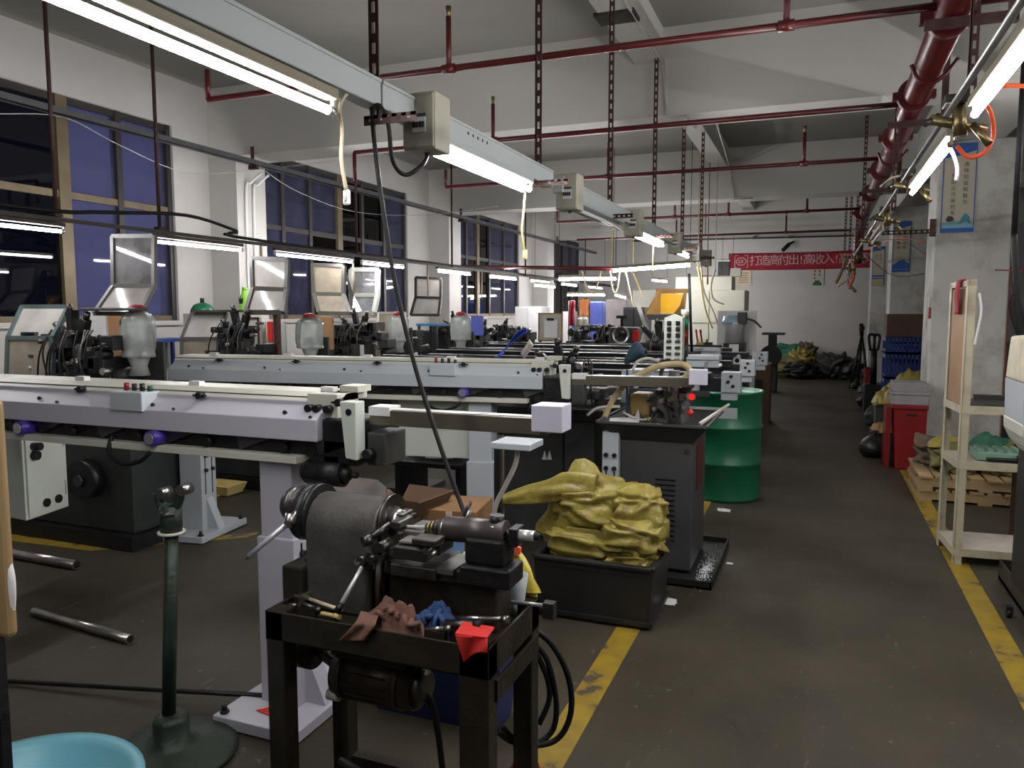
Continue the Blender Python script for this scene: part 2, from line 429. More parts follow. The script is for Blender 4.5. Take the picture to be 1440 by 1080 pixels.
# ================================================================== OVERHEAD SERVICES
# slotted angle-iron hangers: two edge strips joined by rungs, so the slots are real
def strut_mesh(x, y, z0, z1, w=.034, pitch=.06):
    b = MB(); t = .004
    b.box(x - w / 2, y, z0, x - w / 2 + w * .32, y + t, z1); b.box(x + w / 2 - w * .32, y, z0, x + w / 2, y + t, z1)
    z = z0
    while z < z1:
        b.box(x - w * .2, y, z, x + w * .2, y + t, min(z + pitch * .45, z1)); z += pitch
    b.box(x - w / 2, y, z0, x - w / 2 + t, y + w * .8, z1)
    return b
def hanger(x, y, z0, label, foot=True, z1=None):
    if z1 is None: z1 = 3.15 if 6.5 <= y <= 6.95 else CZ
    r = thing('slotted_hanger', label, 'hanger', (x, y, z0), 'slotted angle iron hangers under the ceiling')
    strut_mesh(x, y, z0, z1).build('slotted_upright', M_rust, r)
    if foot:
        b = MB(); yy = y - .03
        for dz in (0, .018): b.box(x - .02, yy, z0 - .01 + dz, x + .16, yy + .004, z0 + .0 + dz)
        for k in range(6): b.box(x - .02 + k * .032, yy, z0, x - .002 + k * .032, yy + .004, z0 + .018)
        b.build('slotted_bracket_arm', M_rust, r)
    return r
TX = -1.29
hl = ['slotted hanger beside the nearest switch box with the looped black cable', 'slotted hanger at the far end of the first trunking with the lit tube',
      'slotted hanger over the unlit twin lamp', 'slotted hanger over the second lit trunking lamp', 'thin slotted hanger fifth along the trunking', 'slotted hanger sixth along the trunking nearest the back wall']
for y, l in zip((2.09, 3.57, 4.95, 6.39, 7.8, 9.12), hl):
    hanger(TX + .012, y, 2.12 if y < 3 else 2.156, l)
rl = ['broad slotted hanger in front of the top of the red main pipe', 'slotted hanger crossing in front of the red main pipe', 'slotted hanger beyond the red main pipe bend']
for (x, y, z0), l in zip(((.56, 3.75, 2.42), (.50, 6.5, 2.3), (.46, 10.2, 2.2)), rl): hanger(x, y, z0, l, foot=False)
for k, (px, Y) in enumerate(((1190, 14.5), (1197, 14.0), (1206, 13.0), (1220, 11.8))):
    p = P(px, 300, Y=Y)
    hanger(p.x, Y, 2.55, ['farthest of the thin drop struts in front of the red banner', 'second of the thin drop struts in front of the red banner', 'third of the thin drop struts in front of the red banner', 'nearest of the thin drop struts left of the blue posters'][k], foot=False)

# cable trunking
tr = thing('cable_trunking', 'pale grey square cable trunking running the length of the hall above the machines', 'trunking', (TX, 0, 2.17))
for a, c in ((-1.0, 2.1), (2.11, 3.75), (3.9, 5.46), (5.61, 7.2), (7.35, 8.52), (8.64, 9.48)):
    MB().box(TX - .03, a, 2.171, TX + .03, c, 2.246).build('trunking_length', M_trunk, tr, bevel=.004)
    MB().box(TX - .033, a, 2.243, TX + .033, c, 2.253).build('trunking_lid', M_trunk, tr)
for k in range(5):
    MB().cyl((TX + .0295, 2.73 + k * .045, 2.225), (TX + .0312, 2.73 + k * .045, 2.225), .0066, n=8).build('cable_hole', M_black, tr)

# switch boxes mounted on the trunking
def switch_box(y, label):
    x = TX + .012
    r = thing('switch_box', label, 'switch box', (x, y, 2.084), 'switch boxes on the overhead trunking')
    MB().box(x - .03, y, 2.084, x + .09, y + .115, 2.27).build('box_body', M_swbox, r, bevel=.005)
    MB().box(x - .027, y - .008, 2.09, x + .087, y, 2.264).build('box_cover', M_swbox, r, bevel=.004)
    MB().box(x + .012, y - .013, 2.138, x + .06, y - .008, 2.186).build('breaker_window', M_white, r)
    for k in range(4): MB().box(x + .016 + k * .011, y - .019, 2.153, x + .023 + k * .011, y - .012, 2.171).build('breaker_lever', M_black, r)
    MB().box(x + .012, y - .012, 2.189, x + .06, y - .008, 2.198).build('breaker_shade', M_dark, r)
    MB().cyl((x + .03, y + .057, 2.072), (x + .03, y + .057, 2.087), .011, n=10).build('cable_gland', M_black, r)
    return r
for y, l in zip((2.316, 3.93, 5.47, 7.2, 8.4, 9.3), ('nearest cream switch box on the trunking, with the looped black cable', 'cream switch box after the first lit trunking lamp', 'cream switch box beside the unlit twin lamp',
        'small cream switch box after the second lit trunking lamp', 'cream switch box near the end of the trunking', 'last cream switch box where the trunking ends')):
    switch_box(y, l)

# fluorescent lights; axis along Y, lamp hanging under its housing
def lamp(x, y0, y1, z, label, group, lit=True, twin=False, house=M_lightcream, x1=None, q=1.0):
    r = thing('fluorescent_lamp', label, 'lamp', (x, y0, z), group)
    a, c = Vector((x, y0, z)), Vector((x if x1 is None else x1, y1, z)); d = (c - a).normalized(); up = Vector((0, 0, 1)); sd = d.cross(up)
    MB().bar(a + up * .045, c + up * .045, .042 + .02 * twin, .03).build('lamp_housing', house, r, bevel=.005)
    for off in ((-.016, .016) if twin else (0,)):
        MB().cyl(a + sd * off + d * .025, c + sd * off - d * .025, .0115, n=10).build('tube', M_tube if lit else M_tubeoff, r)
        for e, q in ((a, 1), (c, -1)):
            MB().cyl(e + sd * off, e + sd * off + d * .028 * q, .0135, n=10).build('tube_cap', M_alum, r)
            MB().box(*(e + sd * off - Vector((.006, .006, .004))), *(e + sd * off + Vector((.006, .006, .036)))).build('lamp_holder', M_gasket, r)
    return r
LG = 'fluorescent lamps under the overhead trunking'
lamp(TX + .012, .75, 1.872, 2.105, 'brightest nearest lamp under the trunking, cut by the top edge of the picture', LG)
lamp(TX + .012, -.5, .68, 2.105, 'unseen lamp added under the trunking outside the top left of the picture', LG)  # out of view, added to help light the room
lamp(TX + .012, 2.43, 3.432, 2.114, 'lit lamp right of the nearest switch box, with a bare yellow pull cord', LG, twin=True, house=M_trunk)
lamp(TX + .012, 4.17, 5.25, 2.114, 'unlit twin lamp under the trunking', LG, lit=False, twin=True, house=M_trunk)
lamp(TX + .012, 5.67, 6.72, 2.114, 'lit lamp under the trunking after the unlit twin lamp', LG, twin=True, house=M_trunk)
lamp(TX + .012, 7.44, 8.22, 2.114, 'far lit lamp under the end of the trunking', LG, house=M_trunk)

# dangling cords with switches
def cord(pts, r, m, name, label, group=None, switch=None):
    o = thing(name, label, 'cord', pts[0], group)
    MB().tube(pts, r).build('cord_strand', m, o)
    if switch:
        p = Vector(pts[-1])
        MB().box(p.x - .011, p.y - .006, p.z - .042, p.x + .013, p.y + .006, p.z + .003).build('pull_switch', switch, o, bevel=.006)
        MB().box(p.x - .004, p.y - .010, p.z - .03, p.x + .005, p.y - .006, p.z - .015).build('switch_rocker', M_gasket, o)
    return o
PC = 'pull cords with switches'
cord([P(478, 148, X=TX) + Vector((.015, .03, .05)), P(478, 148, X=TX), P(481, 185, X=TX), P(480, 225, X=TX), P(487, 268, X=TX)], .006, M_cordwhite, 'pull_cord', 'thick yellowed cord with a white switch hanging from the nearest lamp', PC, M_white)
cord([P(739, 262, X=TX), P(736, 300, X=TX), P(734, 325, X=TX), P(738, 352, X=TX)], .005, M_cordyellow, 'pull_cord', 'bare yellow pull cord hanging from the end of the first lit trunking lamp', PC, M_cordyellow)
cord([P(860, 308, X=TX), P(861, 340, X=TX), P(859, 372, X=TX)], .005, M_cordyellow, 'pull_cord', 'yellow pull cord hanging from the unlit twin lamp', PC)
cord([P(920, 338, X=TX), P(918, 360, X=TX), P(918, 384, X=TX)], .005, M_cordyellow, 'pull_cord', 'yellow pull cord hanging under the second lit trunking lamp', PC)
# black power cable looping from the first box down to the lathe bench
pts = [(TX + .042, 2.373, 2.075), P(594, 232, Y=2.22), P(570, 246, Y=2.16), P(552, 225, Y=2.11), P(546, 175, Y=2.08), P(533, 148, Y=2.07), P(524, 165, Y=2.065), P(531, 240, Y=2.06),
       P(541, 310, Y=2.06), P(556, 400, Y=2.05), P(585, 520, Y=2.04), P(620, 630, Y=2.02), P(645, 700, Y=2.0), P(656, 728, Y=1.97)]
o = thing('power_cable', 'long black power cable looping from the switch box down to the small lathe', 'cable', pts[0])
MB().tube(pts, .007).build('cable_strand', M_rubber, o)
MB().cyl(P(653, 722, Y=1.97), P(662, 706, Y=1.96), .006).build('cable_clip', M_steel, o)

# sprinkler pipes
def sprinkler(y, x0, x1, risers, label, z=3.0, drop=None, main=False):
    r = thing('sprinkler_pipe', label, 'pipe', (x0, y, z), 'red sprinkler pipes across the ceiling')
    MB().cyl((x0, y, z), (x1, y, z), .020, n=10).build('pipe_run', M_redpipe, r)
    for x in risers:
        MB().cyl((x, y, z), (x, y, z + .30), .017, n=8).build('sprinkler_riser', M_redpipe, r)
        MB().cyl((x, y, z + .30), (x, y, z + .36), .012, .018, n=8).build('sprinkler_head', M_brass, r)
        MB().cyl((x - .04, y, z), (x + .04, y, z), .028, n=10).build('tee_fitting', M_redpipe, r)
    if y > 15: MB().cyl(((x0 + x1) / 2, y, z), ((x0 + x1) / 2, y, CZ), .008, n=6).build('pipe_hanger', M_rust, r)
    if drop is not None:
        MB().cyl((x0, y, z), (x0, y, drop), .018, n=8).build('pipe_drop', M_redpipe, r)
    return r
sprinkler(4.3, -3.95, .55, (-2.11, -.2), 'nearest red sprinkler pipe crossing the top of the picture', drop=3.2)
sprinkler(4.3, .55, 3.0, (2.2,), 'red sprinkler pipe branching right from the main above the pillar poster')
sprinkler(6.18, -4.0, .53, (-2.62,), 'second red sprinkler pipe running just under the first ceiling beam', drop=2.75)
sprinkler(8.25, -4.1, .6, (-2.15, -.18), 'third red sprinkler pipe beyond the first ceiling beam', drop=3.2)
sprinkler(12.1, -4.0, .5, (-2.1, -1.3, -.2), 'fourth red sprinkler pipe thin in the distance', drop=3.2)
sprinkler(15.2, -4.6, .5, (-3.4, -2.6, -.6), 'farthest red sprinkler pipe in front of the back wall')
mp = thing('fire_main_pipe', 'thick red fire main pipe running along the aisle ceiling', 'pipe', (.56, 3, 3.0))
MB().cyl((.54, 1.0, 3.0), (.60, 13.2, 3.0), .082, n=20).build('pipe_run', M_redpipe, mp)
MB().tube([(.60, 13.2, 3.0), (.61, 14.0, 2.98), (.61, 14.6, 2.8), (.61, 14.8, 2.4)], .08, n=14).build('pipe_elbow', M_redpipe, mp)
for y in (4.45, 5.95, 7.3, 8.9, 10.6, 12.6):
    MB().cyl((.55, y - .035, 3.0), (.55, y + .035, 3.0), .105, n=20).build('grooved_coupling', M_redpipe, mp)
    for s in (-1, 1): MB().box(.55 + s * .1 - .03, y - .03, 2.97, .55 + s * .1 + .03, y + .03, 3.02).build('coupling_lug', M_redpipe, mp)
for y in (4.2, 6.3, 9.6):
    MB().box(.42, y, 2.87, .80, y + .04, 2.91).build('pipe_bracket', M_rust, mp)
    MB().box(.76, y, 2.86, .80, y + .04, CZ).build('bracket_rod', M_rust, mp)
for y in (5.2, 7.9): MB().tube([(.46, y, 2.99), (.50, y, 2.90), (.57, y, 2.875), (.64, y, 2.92), (.70, y, 3.0)], .012).build('pipe_hook', M_redpipe, mp)

# conduit on the underside of the long ceiling beam, stepping around the cross beams
cp = thing('ceiling_conduit', 'thin grey conduit stepping down around the ceiling beams', 'conduit', (-1.24, 4, 3.57))
MB().tube([(-1.24, 2.1, 3.57), (-1.24, 6.45, 3.57), (-1.20, 6.48, 3.13), (-1.05, 6.5, 3.13), (-1.05, 6.97, 3.13), (-1.0, 7.3, 3.55), (-1.22, 11.40, 3.57), (-1.15, 11.43, 3.13), (-.9, 11.43, 3.13)], .012, smooth_path=False).build('conduit_run', M_gasket, cp)
MB().box(-1.5, 5.3, 3.56, -1.22, 5.5, 3.585).build('beam_joint_strip', M_steeldark, cp)

# ---- air line with lamps on the right of the aisle
AX = .46
al = thing('air_line', 'steel compressed air pipe with brass valves hung over the right of the aisle', 'pipe', (AX, 3, 2.3))
MB().cyl((AX - .02, .8, 2.31), (AX - .02, 17.5, 2.33), .012, n=10).build('pipe_run', M_alum, al)
for y in (3.35, 4.95, 6.6, 8.6, 11.2, 14.0):
    MB().cyl((AX - .09, y, 2.27), (AX + .10, y + .06, 2.23), .02, n=8).build('valve_body', M_brass, al)
    MB().cyl((AX, y, 2.32), (AX + .01, y, 2.20), .024, n=8).build('valve_body', M_brass, al)
    MB().cyl((AX + .05, y, 2.24), (AX + .10, y - .03, 2.16), .014, n=8).build('hose_barb', M_brass, al)
    MB().box(AX - .05, y - .05, 2.315, AX + .02, y + .05, 2.345).build('pipe_clamp', M_steeldark, al)
    MB().cyl((AX - .11, y - .02, 2.25), (AX - .06, y + .04, 2.29), .012, n=8).build('valve_handle', M_steeldark, al)
RG = 'fluorescent lamps on the right air line'
lamp(AX, 1.6, 3.02, 2.20, 'bright lamp at the upper right corner of the picture', RG)
lamp(AX, 3.48, 4.85, 2.20, 'second bright lamp on the right air line, below the brass valves', RG)
lamp(AX, 6.9, 8.2, 2.20, 'unlit lamp farther along the right air line', RG, lit=False)
RM = 'unseen fill lamps added right of the picture'  # unseen row, added to brighten the near pillar and the rack
for (y0, y1), l in zip(((1.6, 2.95), (3.6, 4.95), (5.6, 6.95)), ('first unseen fill lamp added right of the picture', 'second unseen fill lamp added right of the picture', 'third unseen fill lamp added right of the picture')):
    r_ = lamp(2.2, y0, y1, 2.5, l, RM)
    for yy in (y0 + .2, y1 - .2): MB().cyl((2.2, yy, 2.57), (2.2, yy, CZ), .005, n=5).build('suspension_wire', M_rubber, r_)
oh = thing('orange_air_hose', 'bright orange air hose looping from the brass valve', 'hose', P(1345, 205, Y=3.4))
MB().tube([P(1345, 205, Y=3.4), P(1362, 221, Y=3.4), P(1385, 214, Y=3.4), P(1397, 190, Y=3.4), P(1394, 160, Y=3.35), P(1385, 140, Y=3.3), P(1405, 122, Y=3.25), P(1445, 121, Y=3.2), P(1500, 122, Y=3.1)], .008).build('hose_strand', M_orange, oh)
wh = thing('white_air_tube', 'short white plastic tube hanging from the brass valve', 'tube', P(1335, 205, Y=3.6))
MB().tube([P(1333, 200, Y=3.6), P(1341, 218, Y=3.6), P(1346, 235, Y=3.6), P(1345, 255, Y=3.6)], .007).build('tube_strand', M_white, wh)
wh = thing('white_air_tube', 'curved cream plastic tube beside the far end of the second bright lamp', 'tube', P(1240, 262, Y=5.2))
MB().tube([P(1238, 263, Y=5.2), P(1255, 250, Y=5.1), P(1283, 245, Y=4.9)], .007).build('tube_strand', M_cordwhite, wh)
ct = thing('slotted_bracket', 'dark slotted bracket arm reaching left from the near pillar', 'bracket', P(1297, 330, Y=8.72))
b = MB(); a = P(1232, 331, Y=8.72); c = P(1308, 326, Y=8.72)
b.box(a.x, 8.70, a.z, 1.06, 8.715, a.z + .012); b.box(a.x, 8.70, a.z + .03, 1.06, 8.715, a.z + .042)
k = a.x
while k < 1.04: b.box(k, 8.70, a.z, k + .02, 8.715, a.z + .042); k += .05
b.build('slotted_arm', M_rust, ct)
MB().box(1.0, 8.69, a.z - .03, 1.05, 8.72, a.z + .14).build('wall_plate', M_rust, ct)
th = thing('tangled_hoses', 'tangled brass fittings and hoses at the far end of the air line', 'hose', P(1195, 380, Y=17.6))
for k in range(4):
    a = P(1190 + 5 * k, 360 + 4 * k, Y=17.2)
    MB().tube([a, a + Vector((random.uniform(-.2, .2), 0, -.3)), a + Vector((random.uniform(-.25, .25), 0, -.55))], .03).build('hose', (M_brass, M_cordwhite, M_orange, M_steel)[k], th)
for i, (pp, l, m) in enumerate((([(1195, 345), (1260, 337), (1330, 372), (1440, 381)], 'thin red wire sagging across the pillars on the right', M_redplastic), ([(1200, 340), (1250, 385), (1300, 385)], 'thin dark wire below the blue posters', M_rubber),
        ([(1216, 352), (1260, 335), (1300, 341)], 'thin orange wire left of the near pillar', M_orange))):
    w = thing('thin_wire', l, 'wire', P(*pp[0], Y=12)); MB().tube([P(x, y, Y=13.4 - k * 1.75) for k, (x, y) in enumerate(pp)], .006, n=5).build('wire_strand', m, w)

# ---- low light rail over the machines by the windows
LX = -4.9
lr = thing('light_rail', 'dark slotted light rail over the machines along the windows', 'rail', (LX, 3, 2.2))
b = MB(); b.box(LX - .025, 1.2, 2.178, LX + .025, 19.8, 2.19)
b.box(LX + .02, 1.2, 2.165, LX + .026, 19.8, 2.195); b.build('rail_angle', mat('dark_brown_grey_rail', (.055, .046, .04), .55, .3, var=.3, scale=15), lr)
MB().tube([(LX + .03, 1.2, 2.24), (LX + .03, 3.6, 2.23), (LX + .03, 4.2, 2.27), (LX + .03, 5.0, 2.34), (LX + .03, 5.6, 2.27), (LX + .02, 6.0, 2.21), (LX + .02, 12, 2.21), (LX + .02, 19, 2.21)], .014).build('rail_cable', M_rubber, lr)
for y in (5.95, 7.5, 9.3, 11.1): MB().cyl((LX, y, 2.17), (LX - .03, y + .05, 1.75), .012, n=6).build('drop_cable', M_cordwhite, lr)
LL = 'lamps on the light rail along the windows'
for (y0, y1), l in zip(((2.5, 3.88), (4.62, 5.66), (6.1, 7.45), (7.62, 8.6), (9.5, 10.6), (11.3, 12.5), (13.2, 14.3), (15.0, 16.1), (17.0, 18.2)),
    ('lamp at the left edge of the picture in front of the first window', 'lamp across the bare wall between the first and second windows', 'lamp over the raised guard in front of the second window', 'lamp in front of the second window behind the hanging black cable',
     'fifth lamp on the window rail, beside the third pillar', 'sixth lamp on the window rail, in front of the third window', 'seventh lamp on the window rail', 'eighth lamp on the window rail', 'last lamp on the window rail near the far corner')):
    lamp(LX + .03, y0, y1, 2.10, l, LL, house=MATS['dark_brown_grey_rail'])
# cross lamps in the far bay
CG = 'cross lamps in the far bay'
for (a, c, Y, l) in (((862, 381), (970, 373), 10.9, 'large bright lamp slanting down from the end of the trunking'), ((786, 393), (866, 392), 12.3, 'lit lamp lying across the bay below the large slanting lamp'), ((798, 415), (850, 415), 16.5, 'small bright lamp across the far bay above the hanging clothes'), ((917, 394), (938, 396), 17.5, 'short violet lamp beside the tall cream cabinet'),
                     ((985, 392), (1030, 392), 16.5, 'unseen lamp added behind the nearer half of the tall cream cabinet'), ((965, 396), (1015, 396), 18.6, 'unseen lamp added behind the far side of the tall cream cabinet'),  # two unseen lamps added here to brighten the back wall
                     ((752, 401), (780, 404), 12.8, 'lamp over the white locker'), ((865, 415), (880, 419), 17.5, 'tiny far lamp above the white cupboards')):
    p, q = P(*a, Y=Y), P(*c, Y=Y)
    r = thing('fluorescent_lamp', l, 'lamp', p, CG); d = (q - p).normalized()
    MB().bar(p + Vector((0, 0, .05)), q + Vector((0, 0, .05)), .06, .04).build('lamp_housing', M_lightcream, r)
    MB().cyl(p, q, .02, n=10).build('tube', M_tube, r)
    for e in (p, q): MB().cyl(e, (e.x, e.y, CZ), .004, n=5).build('suspension_wire', M_rubber, r)
# hanging rods and the high steel rail before the windows
hr = thing('steel_rail', 'long grey steel angle rail running high in front of the windows', 'rail', (-5.4, 4, 3.05))
b = MB(); b.box(-5.42, -1, 3.03, -5.36, 19.5, 3.036); b.box(-5.366, -1, 3.03, -5.36, 19.5, 3.085); b.build('rail_angle', mat('grey_galvanised_angle', (.16, .17, .18), .45, .5, var=.15), hr)
for y in (6.47, 11.4, 16.35):
    MB().box(-5.44, y - .02, 2.99, -5.34, y + .02, 3.03).build('rail_bracket', M_rust, hr); strut_mesh(-5.4, y, 2.99, 3.2 if y > 7 else 3.22, w=.04).build('slotted_upright', M_rust, hr)
for (x, y, z0, l) in ((-4.9, 3.85, 2.22, 'thin dark rod hanging at the far left before the first window'), (-4.9, 4.75, 2.22, 'thin brown rod hanging before the right pane of the first window'), (-4.88, 7.55, 2.22, 'brown rod hanging before the second window'),
                      (-4.88, 10.0, 2.2, 'brown rod hanging before the wall right of the second window'), (-4.85, 12.9, 2.2, 'rod hanging before the third window'), (-4.8, 16.5, 2.2, 'far rod hanging near the last window')):
    r = thing('hanger_rod', l, 'rod', (x, y, z0), 'rods carrying the light rail'); MB().cyl((x, y, z0), (x, y, CZ), .014, n=8).build('rod', M_rust, r)
    MB().box(x - .03, y - .03, z0 - .02, x + .03, y + .03, z0).build('rod_foot', M_rust, r)
for i, (pp, l) in enumerate((([(0, 160, 4.2), (90, 165, 4.8), (170, 205, 5.3), (260, 242, 6.0), (350, 240, 6.6), (480, 225, 7.6)], 'thin wire sagging before the first window'), ([(372, 240, 6.9), (420, 270, 7.4), (500, 298, 8.2), (600, 302, 9.4), (700, 290, 11)], 'thin wire sagging before the second window'))):
    w = thing('thin_wire', l, 'wire', P(*pp[0][:2], Y=pp[0][2])); MB().tube([P(x, y, Y=Y) for x, y, Y in pp], .004, n=5).build('wire_strand', M_gasket, w)
for y, l in ((6.62, 'nearest of the two white conduits on the first pillar'), (6.74, 'second of the two white conduits on the first pillar')):
    w = thing('wall_conduit', l, 'conduit', (-5.62, y, 1.6)); MB().tube([(-5.625, y, 1.4), (-5.625, y, 2.75), (-5.6, y + .05, 2.9), (-5.5, y + .1, 3.0)], .014).build('conduit_run', M_white, w)
# cables drooping in the middle bay
for i, (pp, Y, m, l) in enumerate(([((818, 377), (826, 408), (838, 405), (846, 378)), 11.25, M_cordwhite, 'white cable loop drooping left of the large slanting lamp'], [((858, 378), (862, 408), (868, 408), (872, 378)), 11.08, M_cordwhite, 'tight white cable loop below the left end of the slanting lamp'],
        [((879, 378), (886, 410), (889, 430)), 11.0, M_cordwhite, 'cream cord hanging to the dark cabinet'], [((890, 384), (898, 402), (903, 420)), 12.0, M_cordyellow, 'yellow cord hanging left of the amber hood'],
        [((981, 375), (986, 400), (992, 435), (1002, 462)), 11.0, M_cordyellow, 'nearer yellow cord hanging before the tall cream cabinet'], [((986, 375), (990, 410), (1004, 440), (1010, 460)), 11.0, M_cordwhite, 'cream cord hanging before the tall cream cabinet'],
        [((1006, 380), (1000, 400), (1003, 420), (1018, 428)), 11.0, M_cordwhite, 'curling cream cord leading to the white machine panel'], [((995, 372), (995, 400)), 11.0, M_card, 'brown cord under the end of the trunking'])):
    w = thing('hanging_cable', l, 'cable', P(*pp[0], Y=Y)); MB().tube([P(x, y, Y=Y) for x, y in pp], .012, n=6).build('cable_strand', m, w)
    if i >= 3: q = P(*pp[0], Y=Y); MB().cyl(q, (q.x, q.y, CZ if abs(q.x + 1.36) > .12 else 3.58), .006, n=5).build('drop_wire', m, w)
pp = thing('black_post', 'thin black post standing beside the machine control panel', 'post', P(973, 500, Y=8.3))
MB().cyl(P(973, 505, Y=8.3), P(969, 385, Y=8.3), .015, n=8).build('post_tube', M_black, pp); MB().box(*(P(973, 505, Y=8.3) - Vector((.05, .05, .45))), *(P(973, 505, Y=8.3) + Vector((.05, .05, .0)))).build('post_base', M_dark, pp)
rp = thing('red_ceiling_duct', 'dull red pipe running low across the middle bay', 'pipe', P(680, 377, Y=12))
MB().cyl(P(640, 375, Y=12), P(880, 378, Y=11), .03, n=8).build('pipe_run', M_redpipe, rp)

# ================================================================== BAR FEEDERS
# local frame: right-hand end at x = 0, running to x = -L; front face at y = 0, machine depth towards +y
def feeder_leg(r, x, y0, h, sleeve, M_silver):
    w = .17
    MB().box(x - w / 2 + .012, y0 + .012, .25, x + w / 2 - .012, y0 + .15, h).build('inner_column', M_silver, r, bevel=.004)
    lg = MB().box(x - w / 2, y0, .03, x + w / 2, y0 + .165, sleeve).build('leg_sleeve', M_silver, r, bevel=.004)
    bp = MB().box(x - .18, y0 - .16, .006, x + .19, y0 + .36, .05).build('base_plate', M_silver, r, bevel=.004)
    MB().prism([(x + w / 2, y0 + .05, .05), (x + w / 2 + .09, y0 + .05, .05), (x + w / 2, y0 + .05, .26)], (0, .07, 0)).build('gusset', M_silver, bp)
    for px in (x - .15, x + .16):
        for py in (y0 - .13, y0 + .33):
            MB().cyl((px, py, .05), (px, py, .085), .010, n=8).cyl((px, py, .05), (px, py, .062), .018, n=6).build('foot_bolt', M_black, bp)
    for k, yy in enumerate((y0 + .045, y0 + .12)):
        MB().box(x + w / 2, yy - .004, sleeve - .33, x + w / 2 + .002, yy + .004, sleeve - .02).build('adjusting_slot', M_black, lg)
        for zz in (sleeve - .06, sleeve - .16):
            MB().cyl((x + w / 2, yy, zz), (x + w / 2 + .018, yy, zz), .013, n=6).build('lock_bolt', M_black, lg)
def covered_feeder(label, L, loc, rot, legs, box_x, chan_len, chan_z, panel=None, guard=True, tabs=5, sleeves=None, paint=M_silver):
    r = thing('bar_feeder', label, 'machine', group='covered bar feeders')
    prof = [(0, 1.085), (0, 1.163), (.065, 1.207), (.065, 1.222), (.12, 1.252), (.26, 1.252), (.26, 1.085)]
    MB().prism([(-L, y, z) for y, z in prof[:4] + [(.26, 1.222), (.26, 1.085)]], (L - .05, 0, 0)).build('front_cover', paint, r, bevel=.003)
    MB().prism([(-L, .066, 1.222), (-L, .12, 1.252), (-L, .26, 1.252), (-L, .26, 1.222)], (L + .0, 0, 0)).build('lid', M_cream, r, bevel=.002)
    MB().box(-L, .085, 1.2325, -.0, .0865, 1.237).build('lid_seam', M_dark, r)
    n = tabs
    for k in range(n):
        x = -L + .25 + k * (L - .35) / (n - 1)
        MB().box(x - .02, .13, 1.252, x + .035, .16, 1.27).build('lid_tab', M_white, r)
        MB().cyl((x + .12, .058, 1.226), (x + .12, .03, 1.226), .014, n=10).box(x + .09, .035, 1.222, x + .15, .045, 1.23).build('lid_latch', M_black, r)
        MB().cyl((x - .1, .025, 1.18), (x - .1, .016, 1.184), .008, n=8).build('cover_screw', M_black, r)
        MB().cyl((x + .02, .012, 1.171), (x + .02, .004, 1.174), .006, n=8).build('cover_screw', M_steeldark, r)
    MB().box(-L, .05, 1.025, -.03, .22, 1.085).build('drive_channel', M_black, r)
    rng = random.Random(int(L * 100))
    for k in range(int(L / .36)):
        x = -L + .3 + k * .36
        MB().prism([(x, .03, 1.085), (x + .17, .03, 1.085), (x + .02, .03, 1.03)], (0, .02, 0)).build('support_gusset', M_steeldark if k % 2 else M_grey, r)
        MB().cyl((x + .22, .02, 1.05), (x + .22, .06, 1.05), .016 + rng.random() * .01, n=8).build('drive_roller', M_black, r)
    MB().box(-L, .0, .998, -.14, .25, 1.025).build('lower_rail', M_cream, r, bevel=.002)
    # end: knob block, black gearbox, end plate
    kb = MB().box(-.13, .06, 1.165, .0, .2, 1.252).build('knob_block', M_cream, r, bevel=.003)
    for x in (-.11, -.075, -.03):
        MB().cyl((x, .06, 1.20), (x, .03, 1.20), .014, n=12).build('black_knob', M_black, kb)
    MB().box(-.05, .15, 1.252, .03, .24, 1.275).build('lid_tab', M_cream, r)
    MB().box(-.05, .03, 1.0, .10, .24, 1.165).build('gearbox', M_black, r, bevel=.01)
    MB().box(.115, .07, 1.0, .19, .22, 1.12).build('side_gearbox', M_dark, r, bevel=.006)
    MB().prism([(.07, 0, 1.035), (.115, 0, 1.03), (.115, 0, 1.235), (.05, 0, 1.235)], (0, .06, 0)).build('end_plate', M_greenwhite, r, bevel=.003)
    MB().cyl((.088, .0, 1.20), (.088, -.004, 1.20), .012, n=10).build('plate_hole', M_black, r)
    m = MB().cyl((-.12, .05, .965), (.03, .05, .965), .047, n=16).build('drive_motor', M_black, r)
    MB().cyl((.03, .05, .965), (.055, .05, .965), .036, .02, n=16).cyl((.055, .05, .965), (.085, .05, .965), .012, n=8).build('motor_shaft', M_black, m)
    MB().box(-.10, .03, .99, .02, .12, 1.03).cyl((-.14, .05, .965), (-.12, .05, .965), .034, .047, n=16).build('fan_cowl', M_black, m)
    # control box with push buttons
    cb = MB().box(box_x - .10, -.012, 1.155, box_x + .07, .10, 1.232).build('control_box', M_silver2, r, bevel=.005)
    for k, (m_, h) in enumerate(((M_redplastic, .03), (M_black, .028), (M_black, .03), (M_darkgrn, .022))):
        MB().cyl((box_x - .075 + k * .042, .05, 1.232), (box_x - .075 + k * .042, .05, 1.232 + h), .010, n=10).build('push_button', m_, cb)
    # violet capped motors under the cover
    for x in (box_x + .12, box_x - .62):
        MB().cyl((x, -.03, 1.055), (x, .06, 1.055), .030, n=14).build('violet_motor', M_purple, r)
        MB().cyl((x, -.034, 1.055), (x, -.03, 1.055), .023, n=14).build('motor_plate', M_alum, r)
    MB().tube([(box_x - .13, .02, 1.05), (box_x - .11, -.02, .98), (box_x - .02, -.03, .945), (box_x + .07, -.03, .965), (box_x + .11, -.02, 1.0)], .009).build('motor_cable', M_rubber, r)
    # bar channel out to the right with its white end stop
    ch = MB().box(.115, .09, chan_z - .055, .115 + chan_len, .16, chan_z).build('bar_channel', M_olive, r, bevel=.002)
    MB().box(.115, .10, chan_z, .115 + chan_len, .15, chan_z + .003).build('bar_stock', M_chrome, ch)
